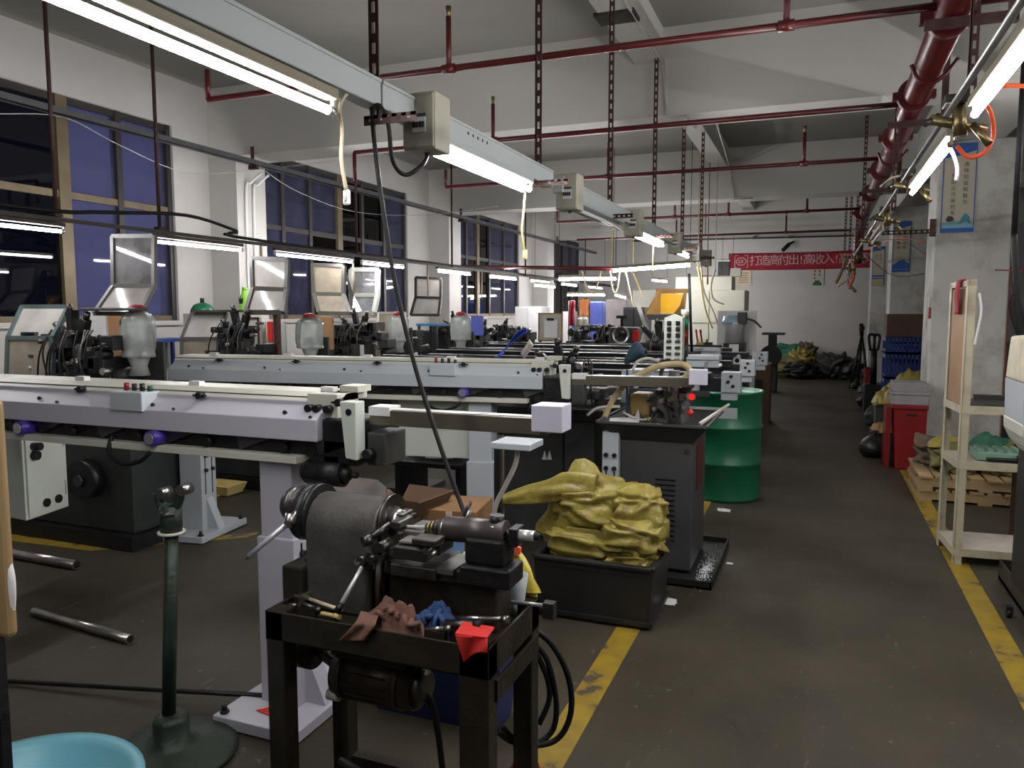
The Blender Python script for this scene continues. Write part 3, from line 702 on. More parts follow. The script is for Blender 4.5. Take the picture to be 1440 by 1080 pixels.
    MB().box(.115, .085, chan_z - .02, .2, .165, chan_z + .012).build('channel_clamp', M_white, ch)
    MB().box(.115 + chan_len - .03, .03, chan_z - .035, .115 + chan_len + .075, .13, chan_z + .052).build('end_stop', M_lav, r, bevel=.004)
    if panel:
        MB().box(panel[0], .12, .62, panel[1], .3, .998).build('control_cabinet', M_greenwhite, r, bevel=.004)
    if guard:
        MB().prism([(-.30, .27, .74), (.05, .27, .74), (.07, .27, .76), (.07, .27, .87), (.03, .27, .90), (-.30, .27, .91)], (0, .006, 0)).build('clear_guard', G_clear, r)
        MB().box(-.28, .262, .80, -.05, .27, .82).build('guard_strap', M_steeldark, r)
    for k, x in enumerate(legs): feeder_leg(r, x, .03, 1.0, (sleeves or [.62] * 9)[k], paint)
    r.location = loc; r.rotation_euler = (0, 0, rot)
    return r
f1 = covered_feeder('nearest silver bar feeder with a lavender front cover, closest to the small lathe', 2.9, (-1.60, 2.27, 0), 0.0, (-.27, -2.78), -.93, .67, 1.20, sleeves=(.70, .62))
R2 = math.radians(7.6)
f2 = covered_feeder('second silver bar feeder behind the nearest one, reaching the oil tray machine', 2.64, (-1.47, 4.33, 0), R2, (-.45, -2.52), -.66, .72, 1.165, panel=(-1.02, -.42), guard=False, sleeves=(.62, .62), paint=M_silver2)
# little shelf and hose on the second feeder
sh = thing('hose_shelf', 'small pale shelf with a grey hose under the white end stop', 'shelf', P(720, 620, Y=3.1))
a, c = P(690, 612, Y=3.3), P(755, 630, Y=3.2)
MB().box(P(692, 0, Y=3.15).x, 3.12, a.z - .03, P(750, 0, Y=3.15).x, 3.30, a.z - .0).build('shelf_plate', M_silver2, sh, bevel=.004)
MB().tube([P(729, 627, Y=3.2), P(724, 655, Y=3.2), P(707, 690, Y=3.2), P(696, 715, Y=3.2), P(690, 760, Y=3.2)], .012).build('drain_hose', M_gasket, sh)
MB().box(P(697, 0, Y=3.3).x, 3.27, 0, P(697, 0, Y=3.3).x + .03, 3.30, a.z - .03).build('shelf_post', M_black, sh)

# open bar feeders with black rails and white rings, ending in pale boxes at the aisle
def open_feeder(label, y, L, x1, z, boxes, seed):
    r = thing('open_bar_feeder', label, 'machine', (0, 0, 0), 'open bar feeders behind the covered ones')
    rng = random.Random(seed)
    MB().box(x1 - L, y + .02, z - .03, x1 - .1, y + .16, z + .035).build('front_rail', M_black, r, bevel=.004)
    MB().box(x1 - L, y + .0, z + .035, x1 - .1, y + .07, z + .043).build('front_rail_edge', M_alum, r)
    MB().box(x1 - L, y + .2, z + .01, x1 - .3, y + .32, z + .075).build('rear_rail', M_black, r, bevel=.004)
    MB().box(x1 - L, y + .19, z + .075, x1 - .3, y + .25, z + .082).build('rear_rail_edge', M_alum, r)
    MB().box(x1 - L, y - .06, z - .13, x1 - .1, y + .0, z - .09).build('lower_rail', M_grey, r)
    MB().cyl((x1 - L + .2, y + .14, z + .10), (x1 - .4, y + .14, z + .10), .012, n=8).build('bar_stock', M_steeldark, r)
    n = int(L / .42)
    for k in range(n):
        x = x1 - L + .25 + k * .42 + rng.uniform(-.03, .03)
        g = MB(); q = 12
        g.lathe([(.05, -.012), (.05, .012), (.026, .012), (.026, -.012), (.05, -.012)], (x, y - .02, z - .055), n=12, axis='Y', close=False)
        g.build('roller_ring', M_gasket, r)
        MB().box(x + .16, y - .01, z - .12, x + .19, y + .02, z + .05).build('rail_clip', M_gasket if k % 2 else M_alum, r)
        MB().prism([(x + .04, y + .03, z + .0), (x + .2, y + .03, z - .02), (x + .22, y + .03, z - .1), (x + .1, y + .03, z - .1)], (0, .02, 0)).build('tilt_arm', M_grey, r)
        if k % 3 == 1: MB().box(x - .05, y - .04, z - .2, x + .05, y + .1, z - .13).build('drive_box', M_dark, r)
    for x in (x1 - .5, x1 - L + .5, x1 - L / 2):
        MB().box(x - .07, y + .02, .0, x + .07, y + .2, z - .03).build('leg', M_grey, r, bevel=.004)
        MB().box(x - .2, y - .12, .0, x + .2, y + .34, .04).build('base_plate', M_grey, r)
    for (bx0, bx1, bz0, bz1, by0, by1) in boxes:
        MB().box(bx0, y + by0, bz0, bx1, y + by1, bz1).build('cover_box', M_silver2, r, bevel=.005)
    cb = MB().box(x1 - .02, y - .02, z - .10, x1 + .115, y + .12, z + .05).build('end_panel', M_silver2, r, bevel=.005)
    for dx, dz in ((.07, .02), (.05, -.02), (.085, -.05)):
        MB().cyl((x1 + dx - .02, y - .02, z + dz - .0), (x1 + dx - .02, y - .03, z + dz), .013, n=8).build('panel_knob', M_black, cb)
    MB().box(x1 - .02, y - .005, z - .155, x1 + .09, y + .1, z - .10).build('end_block', M_silver2, r)
    MB().box(x1 - .3, y + .04, z - .1, x1 - .02, y + .10, z + .0).build('end_gearbox', M_black, r)
    MB().cyl((x1 - .2, y + .03, z - .02), (x1 - .2, y + .0, z + .0), .02, n=8).build('end_shaft', M_alum, r)
    return r
o3 = open_feeder('nearest open black bar feeder, its white end panel over the green drum', 5.78, 3.15, -.62, 1.06, [(-1.33, -1.02, .98, 1.11, .0, .2), (-.98, -.80, .96, 1.075, -.04, .1)], 3)
MB().box(-.90, 5.76, .77, -.52, 5.765, .85).build('bracket_plate', M_silver2, o3)
o4 = open_feeder('second open black bar feeder, behind the control panel', 7.45, 3.3, -.64, 1.05, [(-1.24, -.85, 1.02, 1.135, .0, .22)], 4)
o5 = open_feeder('third open black bar feeder, in front of the cream cabinet', 9.05, 3.4, -.62, 1.05, [(-1.40, -1.02, 1.02, 1.13, .0, .22)], 5)
# blue ribbon-like grabber lying across the rails
bh = thing('blue_grabber', 'bright blue curved plastic grabber lying slanted over the black rails', 'tool', P(720, 480, Y=5.6))
MB().tube([P(697, 505, Y=5.80), P(708, 494, Y=5.84)], .012).build('grabber_handle', M_bluehood, bh)
def gr(u, v):
    t = u; x = 706 + 35 * t; y = 497 - 32 * t - 6 * math.sin(PI * t); w = 5 + 10 * math.sin(PI * min(1, t * 1.1))
    return P(x - (v - .5) * w * .6, y + (v - .5) * w, Y=5.84 + .06 * math.sin(PI * v))
MB().grid(gr, 10, 6).build('grabber_shell', M_bluehood, bh, solid=.006)
MB().grid(lambda u, v: P(732 + 13 * u + 5 * v, 497 - 20 * u + 8 * v, Y=5.88 + .03 * math.sin(PI * v)), 6, 4).build('grabber_scoop', M_gasket, bh, solid=.006)
MB().box(*(P(738, 478, Y=5.88)), *(P(744, 470, Y=5.93))).build('grabber_clip', M_black, bh)

# ================================================================== CUTTING LATHES ALONG THE WINDOWS
def guard_frame(r, name, corners, pane_m, frame_m, w=.028, lower_m=None):
    """bent guard: list of horizontal levels, each (left point, right point); panes between levels"""
    g = thing_part = bpy.data.objects.new(name, None); COL.objects.link(g); g.parent = r
    f = MB()
    for (a, c) in corners: f.bar(a, c, w, w)
    for (a, c), (a2, c2) in zip(corners, corners[1:]): f.bar(a, a2, w, w, (1, 0, 0)); f.bar(c, c2, w, w, (1, 0, 0))
    f.build('guard_frame', frame_m, g)
    for (a, c), (a2, c2) in zip(corners, corners[1:]):
        a, c, a2, c2 = map(Vector, (a, c, a2, c2)); MB().quad(a, c, c2, a2, .005).build('guard_pane', lower_m if lower_m and a2 == Vector(corners[-1][0]) else pane_m, g)
    return g
def clutter(r, x0, y0, z0, seed, w=.55, dense=1.0, slides=5):
    """radial slides, cams, rods and hoses around the spindle of a cam lathe"""
    rng = random.Random(seed); c = Vector((x0, y0, z0))
    MB().cyl((x0 - .1, y0, z0), (x0 + .1, y0, z0), .07, n=14).build('spindle_head', M_black, r)
    for k in range(slides):
        q = math.radians(20 + k * 40); d = Vector((math.cos(q) * .8, -.1, math.sin(q)))
        a = c + d * .07; e = c + d * (.22 + rng.random() * .06)
        MB().bar(a, e, .055, .05, (0, 1, 0)).build('tool_slide', M_black, r, bevel=.005)
        MB().cyl(e, e + d * .05, .02, n=8).build('slide_knob', M_steeldark, r)
    for k in range(int(6 * dense)):
        x = x0 + rng.uniform(-w / 2, w / 2); z = z0 + rng.uniform(-.2, .12); s = rng.uniform(.03, .07)
        MB().box(x - s, y0 - .1, z - s * .8, x + s, y0 + rng.uniform(.0, .15), z + s * .8).build('tool_block', rng.choice((M_black, M_dark, M_steeldark)), r, bevel=.006)
    for k in range(int(5 * dense)):
        x = x0 + rng.uniform(-w / 2, w / 2); z = z0 + rng.uniform(-.15, .15)
        MB().cyl((x, y0 - .13, z), (x + rng.uniform(-.03, .03), y0 - .05, z), rng.uniform(.012, .03), n=10).build('adjusting_screw', rng.choice((M_black, M_steeldark, M_steel)), r)
    for k in range(int(4 * dense)):
        x = x0 + rng.uniform(-w / 4, w / 3)
        MB().tube([(x, y0 - .08, z0 + .15), (x + rng.uniform(-.05, .05), y0 - .16, z0), (x + rng.uniform(-.1, .1), y0 - .15, z0 - .22)], .006, n=5).build('coolant_hose', rng.choice((M_rubber, M_rubber, M_rubber, M_steeldark)), r)
    MB().cyl((x0 + w * .42, y0 - .02, z0 - .16), (x0 + w * .52, y0 + .1, z0 - .14), .05, n=12).build('feed_drum', M_dark, r)
def window_lathe(label, x0, x1, y, body, seed):
    r = thing('cam_lathe', label, 'machine', (0, 0, 0), 'cam lathes along the windows')
    MB().box(x0 - .1, y + .0, .1, x1 + .1, y + .55, .80).build('machine_base', body, r, bevel=.012)
    MB().box(x0 - .14, y - .06, .0, x1 + .14, y + .6, .1).build('plinth', M_black, r)
    MB().prism([(x0 - .12, y - .04, .80), (x0 - .2, y - .12, .92), (x0 - .2, y + .62, .92), (x0 - .12, y + .58, .80)], (x1 - x0 + .3, 0, 0)).build('chip_tray', body, r)
    MB().box(x0, y + .1, .92, x0 + .45, y + .45, 1.28).build('headstock', M_dark, r, bevel=.03)
    MB().cyl((x1 - .25, y - .02, .45), (x1 - .25, y - .10, .45), .13, n=20).build('drive_wheel', M_black, r)
    MB().cyl((x1 - .25, y - .10, .45), (x1 - .25, y - .12, .45), .04, n=12).build('wheel_hub', M_steeldark, r)
    return r
l0 = window_lathe('nearest cam lathe by the first window, with a closed guard and a raised guard', -5.25, -4.2, 3.66, M_darkgreen, 1)
clutter(l0, -4.58, 3.72, 1.28, 11, w=.72, dense=3.0)
guard_frame(l0, 'closed_guard', [(P(32,431,Y=3.8), P(97,431,Y=3.8)), (P(12,475,Y=3.62), P(75,475,Y=3.62)), (P(10,533,Y=3.6), P(73,533,Y=3.6))], G_acryl, M_guardgreen, lower_m=G_acryl2)
guard_frame(l0, 'raised_guard', [(P(159,332,Y=3.97), P(217,332,Y=3.97)), (P(160,402,Y=3.93), P(217,402,Y=3.93)), (P(133,441,Y=3.78), P(197,441,Y=3.78))], G_clear, M_guardgrey, lower_m=G_acryl)
MB().box(-4.5, 3.66, 1.555, -4.0, 3.76, 1.575).build('top_bar', M_dark, l0, bevel=.006)
MB().box(-4.62, 3.66, 1.3, -4.57, 3.72, 1.56).build('guard_post', M_black, l0)
a = P(0, 600, Y=3.05); c = P(97, 722, Y=3.15)
eb = thing('electrical_box', 'pale green white electrical box with two round plugs at the left edge', 'electrical box', (-4.0, 3.1, .4))
q = [P(20, 598, Y=3.15), P(36, 628, Y=3.0)]
q0, q1, q2 = P(3, 726, Z=.42), P(37, 733, Z=.42), P(97, 712, Z=.42); q3 = q0 + (q2 - q1); up = Vector((0, 0, .50))
MB().prism([q0, q1, q2, q3], up).build('box_body', M_greenwhite, eb, bevel=.006)
e = (q2 - q1).normalized(); nrm = Vector((e.y, -e.x, 0)); w_ = (q2 - q1).length
f0 = q1 + e * .015 + nrm * .003 + Vector((0, 0, .015)); MB().prism([f0, f0 + e * (w_ - .05), f0 + e * (w_ - .05) + Vector((0, 0, .46)), f0 + Vector((0, 0, .46))], nrm * .008).build('box_door', M_greenwhite, eb)
for t in (.42, .70): p = q1 + e * w_ * t + nrm * .011 + Vector((0, 0, .07)); MB().cyl(p, p + nrm * .012, .024, n=14).build('round_plug', M_black, eb)
for zz in (.12, .40): p = q1 + e * (w_ - .03) + nrm * .003 + Vector((0, 0, zz)); MB().cyl(p - Vector((0, 0, .04)), p + Vector((0, 0, .04)), .007, n=8).build('door_hinge', M_steeldark, eb)
p = q1 + e * w_ * .2 + nrm * .01 + Vector((0, 0, .40)); MB().cyl(p, p + nrm * .05, .022, n=10).cyl(p - Vector((0, 0, .05)), p - Vector((0, 0, .05)) + nrm * .03, .026, n=10).build('main_switch', M_black, eb)
q = (q0 + q2) / 2; MB().box(q.x - .06, 2.44, .99, q.x + .06, q.y + .02, 1.0).box(q.x - .06, q.y - .01, .91, q.x + .06, q.y + .02, 1.0).build('hanging_bracket', M_darkgreen, eb)
l1 = window_lathe('second cam lathe by the wall between the windows, with a pale closed guard', -5.35, -4.3, 5.35, M_darkgreen, 2)
clutter(l1, -4.70, 5.40, 1.30, 12, w=.6, dense=2.2)
guard_frame(l1, 'closed_guard', [(P(270,441,Y=5.5), P(318,441,Y=5.5)), (P(256,476,Y=5.36), P(308,476,Y=5.36)), (P(256,508,Y=5.34), P(306,508,Y=5.34))], G_acryl, M_guardgrey, lower_m=G_acryl2)
guard_frame(l1, 'raised_guard', [(P(354,363,Y=5.6), P(405,365,Y=5.6)), (P(356,405,Y=5.56), P(403,407,Y=5.56)), (P(346,440,Y=5.42), P(398,440,Y=5.42))], G_acryl, M_guarddark, w=.035)
MB().box(-5.26, 5.42, 1.545, -4.3, 5.56, 1.565).build('top_bar', M_guarddark, l1)
MB().box(-4.38, 5.45, 1.1, -4.34, 5.5, 1.55).build('guard_post', M_rust, l1)
l2 = window_lathe('third cam lathe before the second window, with an oil stained raised guard', -5.2, -4.2, 6.95, M_darkgreen, 3)
clutter(l2, -4.5, 6.98, 1.28, 13, w=.7, dense=2.6)
guard_frame(l2, 'raised_guard', [(P(440,372,Y=7.2), P(484,374,Y=7.2)), (P(442,413,Y=7.18), P(483,414,Y=7.18)), (P(449,440,Y=7.0), P(493,441,Y=7.0))], G_acryl2, M_guardgrey, w=.04)
MB().prism([P(485,375,Y=7.19), P(494,440,Y=7.0), P(508,437,Y=7.02), P(497,415,Y=7.15)], (0, .006, 0)).build('side_pane', G_acryl2, l2)
l3 = window_lathe('fourth cam lathe before the second window, with a clear curved raised guard', -5.3, -4.2, 8.2, M_darkgreen, 4)
clutter(l3, -4.75, 8.22, 1.25, 14, w=.7, dense=2.0)
guard_frame(l3, 'raised_guard', [(P(494,379,Y=8.1), P(531,379,Y=8.1)), (P(494,415,Y=8.06), P(531,415,Y=8.06)), (P(498,440,Y=7.95), P(526,440,Y=7.95))], G_clear, M_greenwhite, w=.05)
guard_frame(l3, 'closed_guard', [(P(533,440,Y=8.0), P(570,440,Y=8.0)), (P(530,466,Y=7.9), P(566,466,Y=7.9)), (P(530,500,Y=7.9), P(566,500,Y=7.9))], G_acryl2, M_gasket)
l4 = window_lathe('fifth cam lathe before the wall left of the third window, with a white raised guard', -5.3, -4.3, 9.7, M_darkgreen, 5)
clutter(l4, -4.7, 9.75, 1.25, 15, dense=1.4)
guard_frame(l4, 'raised_guard', [(P(585,390,Y=9.7), P(620,392,Y=9.7)), (P(585,418,Y=9.67), P(620,419,Y=9.67)), (P(578,443,Y=9.55), P(617,443,Y=9.55))], G_acryl, M_guarddark, w=.035)

# clear bags of oil with red ties hanging from stands
def oil_bag(px, py0, py1, Y, wpx, label):
    t, bt = P(px, py0, Y=Y), P(px, py1, Y=Y); h = t.z - bt.z; rr = (P(px + wpx / 2, py0, Y=Y) - t).length
    r = thing('oil_bottle', label, 'bottle', (t.x, Y, bt.z), 'plastic wrapped oil bottles on the lathes')
    pr = [(.93, 0), (.99, .03), (.95, .1), (1.0, .2), (1.0, .42), (.98, .62), (.95, .72), (.82, .79), (.50, .86), (.30, .90), (.34, .92), (.05, .925)]
    b = MB()
    def f(u, v):
        k = v * (len(pr) - 1); i = min(int(k), len(pr) - 2); t_ = k - i; rad = (pr[i][0] * (1 - t_) + pr[i + 1][0] * t_) * rr; z = (pr[i][1] * (1 - t_) + pr[i + 1][1] * t_) * h
        q = u * 2 * PI; rad *= 1 + .08 * math.sin(q * 7 + v * 5) + .04 * math.sin(q * 13)
        return Vector((t.x + rad * math.cos(q), Y + rad * .7 * math.sin(q), bt.z + z))
    b.grid(f, 28, 22); b.build('plastic_wrap', G_film, r)
    MB().lathe([(rr * .30, .86 * h), (rr * .48, .885 * h), (rr * .46, .94 * h), (rr * .30, .985 * h), (.0, 1.0 * h)], (t.x, Y, bt.z), n=12).build('red_cap', mat('dull_red_knot', (.40, .025, .03), .5, var=.2), r)
    MB().lathe([(rr * .55, -.12), (rr * .42, -.06), (rr * .6, 0)], (t.x, Y, bt.z), n=12).build('bottle_neck', G_film, r)
    MB().box(t.x - rr, Y + rr * .7, .9, t.x + rr, Y + rr * .7 + .02, bt.z + .1).build('bottle_bracket', M_dark, r)
    return r
oil_bag(192, 428, 502, 3.78, 40, 'nearest plastic wrapped oil bottle with a red cap, before the first window')
oil_bag(435, 440, 490, 5.7, 34, 'plastic wrapped oil bottle with a red cap beside the orange board')
oil_bag(560, 438, 480, 7.4, 27, 'plastic wrapped oil bottle with a red cap just right of the pale guard')
oil_bag(648, 438, 478, 8.6, 27, 'farthest plastic wrapped oil bottle with a red cap, left of the blue board')

# boards, panels and boxes standing behind the lathes
def board(name, label, cat, p0, p1, Y, m, t=.03, frame=None, base=0.0, group=None):
    """upright panel seen between two corners of the photograph at depth Y, on two posts down to the floor"""
    a, c = P(*p0, Y=Y), P(*p1, Y=Y)
    r = thing(name, label, cat, (a.x, Y, c.z), group)
    MB().box(a.x, Y, c.z, c.x, Y + t, a.z).build('panel', m, r, bevel=.004)
    if frame: 
        w = .02
        b = MB(); b.box(a.x, Y - .008, a.z - w, c.x, Y, a.z); b.box(a.x, Y - .008, c.z, c.x, Y, c.z + w); b.box(a.x, Y - .008, c.z, a.x + w, Y, a.z); b.box(c.x - w, Y - .008, c.z, c.x, Y, a.z); b.build('panel_frame', frame, r)
    for x in (a.x + .03, c.x - .03): MB().box(x - .02, Y + t * .2, base, x + .02, Y + t * .9, c.z).build('post', M_dark, r)
    return r, a, c
board('notice_board', 'brown wooden board behind the nearest oil bottle', 'board', (150, 435), (176, 503), 4.3, M_wood)
board('notice_board', 'pale grey panel left of the brown wooden board', 'board', (124, 437), (150, 480), 4.28, M_white)
board('notice_board', 'orange brown board behind the third lathe', 'board', (448, 445), (468, 492), 6.6, M_wood)
board('notice_board', 'pale panel with a red sticker, right of the second lathe', 'board', (356, 452), (402, 510), 6.0, M_greenwhite)
b_, a, c = board('notice_board', 'small pale board with hooks right behind the second lathe', 'board', (342, 446), (366, 500), 5.9, M_cream, frame=M_rust)
p = P(379, 470, Y=5.98); st = thing('red_sticker', 'red printed sticker on the pale panel right of the second lathe', 'sticker', p); MB().box(p.x - .03, 5.985, p.z - .07, p.x + .03, 5.999, p.z + .12).build('sticker_sheet', M_red, st)
board('notice_board', 'bright blue board right of the farthest oil bottle', 'board', (662, 444), (679, 472), 9.2, M_bluecab)
def cabinet(name, label, cat, p0, p1, Y, m, d=.5, z0=0.0, doors=2, handle=M_steeldark, group=None):
    a, c = P(*p0, Y=Y), P(*p1, Y=Y)
    r = thing(name, label, cat, (a.x, Y, z0), group)
    MB().box(a.x, Y + .02, z0, c.x, Y + d, a.z).build('cabinet_body', m, r, bevel=.006)
    w = (c.x - a.x) / doors
    for k in range(doors):
        dd = MB().box(a.x + k * w + .006, Y, z0 + .05, a.x + (k + 1) * w - .006, Y + .02, a.z - .02).build('door', m, r, bevel=.004)
        MB().box(a.x + (k + .5) * w + (.3 * w if k % 2 == 0 else -.3 * w) - .01, Y - .02, (z0 + a.z) / 2, a.x + (k + .5) * w + (.3 * w if k % 2 == 0 else -.3 * w) + .01, Y, (z0 + a.z) / 2 + .12).build('door_handle', handle, dd)
    return r, a, c
cabinet('locker', 'white metal locker before the fourth pillar', 'cabinet', (724, 431), (760, 480), 13.0, M_white, doors=2)
bb, a, c = board('display_board', 'beige framed board holding a sheet of white paper', 'board', (757, 440), (791, 480), 11.8, M_swbox, frame=M_hoodbrown)
pp2 = thing('paper_sheet', 'white paper sheet clipped on the beige framed board', 'paper', P(774, 462, Y=11.75)); p, q = P(765, 450, Y=11.77), P(783, 475, Y=11.77)
MB().box(p.x, 11.775, q.z, q.x, 11.785, p.z).build('sheet', M_white, pp2); MB().box((p.x + q.x) / 2 - .06, 11.765, p.z - .01, (p.x + q.x) / 2 + .06, 11.775, p.z + .03).build('bulldog_clip', M_black, pp2)
cabinet('locker', 'small white cabinet right of the beige framed board', 'cabinet', (791, 438), (801, 462), 14.0, M_white, doors=1)
cabinet('locker', 'bright blue cabinet in the far bay', 'cabinet', (829, 424), (847, 470), 16.5, M_bluecab, doors=1)
cabinet('locker', 'tall lavender white cupboard left of the black box', 'cabinet', (852, 421), (880, 470), 16.0, mat('lavender_white_paint', (.5, .46, .48), .5), doors=1)
cabinet('locker', 'narrow blue cabinet under the red hanging cloth', 'cabinet', (803, 455), (812, 482), 12.5, M_bluecab, doors=1)
cabinet('locker', 'pale green cabinet behind the amber hood', 'cabinet', (890, 408), (922, 470), 14.5, M_cream, doors=1)
cabinet('machine_housing', 'dark grey machine housing left of the amber hood', 'machine', (876, 432), (906, 480), 11.0, M_grey, doors=2, handle=M_alum)

# ================================================================== OIL TRAY MACHINE AT THE AISLE
m2 = thing('automatic_lathe', 'charcoal automatic lathe with a flared oil tray and louvred front, beside the green drum', 'machine', (-.87, 4.7, 0))
MB().box(-1.08, 4.47, .03, -.645, 5.02, .80).build('cabinet', M_grey, m2, bevel=.008)
MB().box(-1.06, 4.5, .0, -.66, 5.0, .03).build('plinth', M_black, m2)
x0, x1, y0, y1 = -1.19, -.555, 4.36, 5.12
tb = MB(); lo = [(-1.08, 4.46, .80), (-.645, 4.46, .80), (-.645, 5.03, .80), (-1.08, 5.03, .80)]; hi = [(x0, y0, .90), (x1, y0, .90), (x1, y1, .90), (x0, y1, .90)]
tb._add(lo + hi, [(0, 1, 5, 4), (1, 2, 6, 5), (2, 3, 7, 6), (3, 0, 4, 7), (0, 3, 2, 1)]); tb.build('oil_tray', M_dark, m2, solid=.008)
b = MB()
for p, q in zip(hi, hi[1:] + hi[:1]): b.bar(Vector(p) + Vector((0, 0, .004)), Vector(q) + Vector((0, 0, .004)), .014, .014)
b.build('tray_rim', M_grey, m2)
MB().prism([(-.62, 4.5, .9), (-.50, 4.9, .97), (-.49, 4.92, .97), (-.60, 4.46, .9)], (0, 0, .012)).build('pale_tray_strip', M_gasket, m2)
for k in range(13): MB().prism([(-.86, 4.47, .20 + k * .03), (-.74, 4.47, .20 + k * .03), (-.74, 4.455, .212 + k * .03), (-.86, 4.455, .212 + k * .03)], (0, 0, .004)).build('louvre', M_grey, m2)
co = MB().box(-1.17, 4.42, .03, -1.07, 4.47, .84).build('pale_column', M_silver2, m2, bevel=.003)
for x in (-1.145, -1.095):
    MB().box(x - .004, 4.417, .2, x + .004, 4.42, .60).build('column_slot', M_black, co)
    for z in (.62, .70): MB().cyl((x, 4.42, z), (x, 4.403, z), .014, n=6).build('column_bolt', M_black, co)
MB().box(-.645, 4.62, .48, -.640, 4.86, .76).build('red_side_panel', mat('dark_red_panel', (.06, .008, .01), .5), m2)
MB().cyl((-.68, 4.47, .74), (-.68, 4.46, .74), .012, n=10).build('cabinet_lock', M_steeldark, m2)
Y = 4.75
def Q(x, y, dy=0): return P(x, y, Y=4.72 + dy)
a, c = Q(888, 552), Q(916, 586); MB().box(a.x, 4.66, c.z, c.x, 4.84, a.z).build('ochre_gear_housing', mat('ochre_oily_paint', (.20, .13, .04), .45, var=.3, bump=.2), m2, bevel=.02)
a, c = Q(922, 545), Q(962, 592); M_hd = mat('grey_oily_casting', (.13, .125, .12), .42, .4, var=.4, scale=14, bump=.2); MB().box(a.x, 4.70, .86, c.x, 4.95, a.z).build('headstock', M_hd, m2, bevel=.015)
a, c = Q(940, 520), Q(958, 592); MB().cyl((.5 * (a.x + c.x), 4.68, .87), (.5 * (a.x + c.x), 4.68, a.z), .035, n=12).build('tool_column', M_hd, m2)
rng = random.Random(5)
for k in range(22):
    p = Q(rng.uniform(905, 972), rng.uniform(532, 588), rng.uniform(-.12, .05)); s = rng.uniform(.012, .035)
    if k % 2: MB().box(p.x - s, p.y, p.z - s, p.x + s, p.y + .08, p.z + s).build('tool_block', rng.choice((M_black, M_hd, M_dark, M_hd)), m2, bevel=.004)
    else: MB().cyl(p, p + Vector((rng.uniform(-.05, .05), -.05, rng.uniform(-.02, .05))), s * .5, n=8).build('adjusting_screw', rng.choice((M_steel, M_steeldark, M_black, M_brass)), m2)
p = Q(973, 558, -.1); MB().lathe([(.0, -.02), (.016, -.014), (.02, 0), (.016, .014), (.0, .02)], p, n=12).build('red_knob', M_redlamp, m2)
p = Q(968, 584, -.15); MB().cyl(p, p + Vector((.02, 0, .03)), .014, n=8).build('red_tap', M_red, m2)
MB().lathe([(.10, -.02), (.10, .02), (.08, .02), (.08, -.02), (.10, -.02)], Q(950, 528), n=18, axis='Y', close=False).build('handwheel', M_dark, m2)
a, c = Q(874, 520), Q(882, 566); MB().box(a.x, 4.72, c.z, c.x, 4.76, a.z).build('pale_upright', M_silver2, m2)
a, c = Q(882, 520), Q(915, 536); MB().box(a.x, 4.74, c.z, c.x, 4.82, a.z).build('pale_cover', M_silver2, m2, bevel=.004)
for pts_, r_, m_, nm in (([(848, 592), (858, 570), (872, 548), (892, 531), (920, 517), (945, 512), (962, 513), (970, 522), (962, 532)], .018, mat('yellowed_corrugated_hose', (.40, .32, .16), .55, var=.2, scale=20), 'yellowed_hose'),
        ([(890, 520), (897, 508), (912, 504), (926, 508)], .008, M_gasket, 'white_hose'), ([(826, 584), (840, 574), (858, 572), (872, 572)], .009, M_gasket, 'white_hose'), ([(876, 580), (900, 590), (915, 588)], .006, M_gasket, 'white_hose')):
    MB().tube([Q(x, y, -.15) for x, y in pts_], r_).build(nm, m_, m2)
a = Q(858, 592, -.2); c = Q(900, 582, -.1); MB().prism([Q(856, 594, -.25), Q(898, 594, -.25), Q(900, 588, -.1), Q(897, 575, -.1), Q(893, 586, -.1), Q(858, 588, -.1)], (0, .01, 0)).build('folded_sheet', M_white, m2)
MB().cyl(Q(882, 590, -.1), Q(882, 520, -.1), .008, n=8).build('sock_rod', M_teal, m2)
def sock(u, v):
    q = u * 2 * PI; x = 880 + 28 * v; w = (6 + 8 * math.sin(PI * min(1, v * 1.1)))
    return P(x + 2 * math.cos(q), 507 - 14 * math.sin(PI * v * .8) + w * math.sin(q), Y=4.62 + .05 * math.cos(q))
MB().grid(sock, 14, 10).build('blue_sock_cover', M_teal, m2)
dt = thing('drip_tray', 'black drip tray with silver swarf on the floor beside the charcoal lathe', 'tray', (-.7, 4.6, 0))
t0 = MB(); t0.box(-1.12, 4.28, .0, -.50, 5.2, .012)
for (a_, b_, c_, d_) in ((-1.12, 4.28, -.50, 4.29), (-1.12, 5.19, -.50, 5.2), (-1.12, 4.28, -1.11, 5.2), (-.51, 4.28, -.50, 5.2)): t0.box(a_, b_, 0, c_, d_, .045)
t0.build('tray_body', M_blackplastic, dt)
b = MB(); rng = random.Random(9)
for k in range(260):
    x, y = rng.gauss(-.57, .022), rng.gauss(4.62, .16); s = rng.uniform(.003, .008)
    if -.63 < x < -.515: b.prism([(x, y, .013), (x + s, y, .013), (x, y + s, .02)], (0, 0, .003))
w = b.build('swarf', M_alum, dt); w['kind'] = 'stuff'

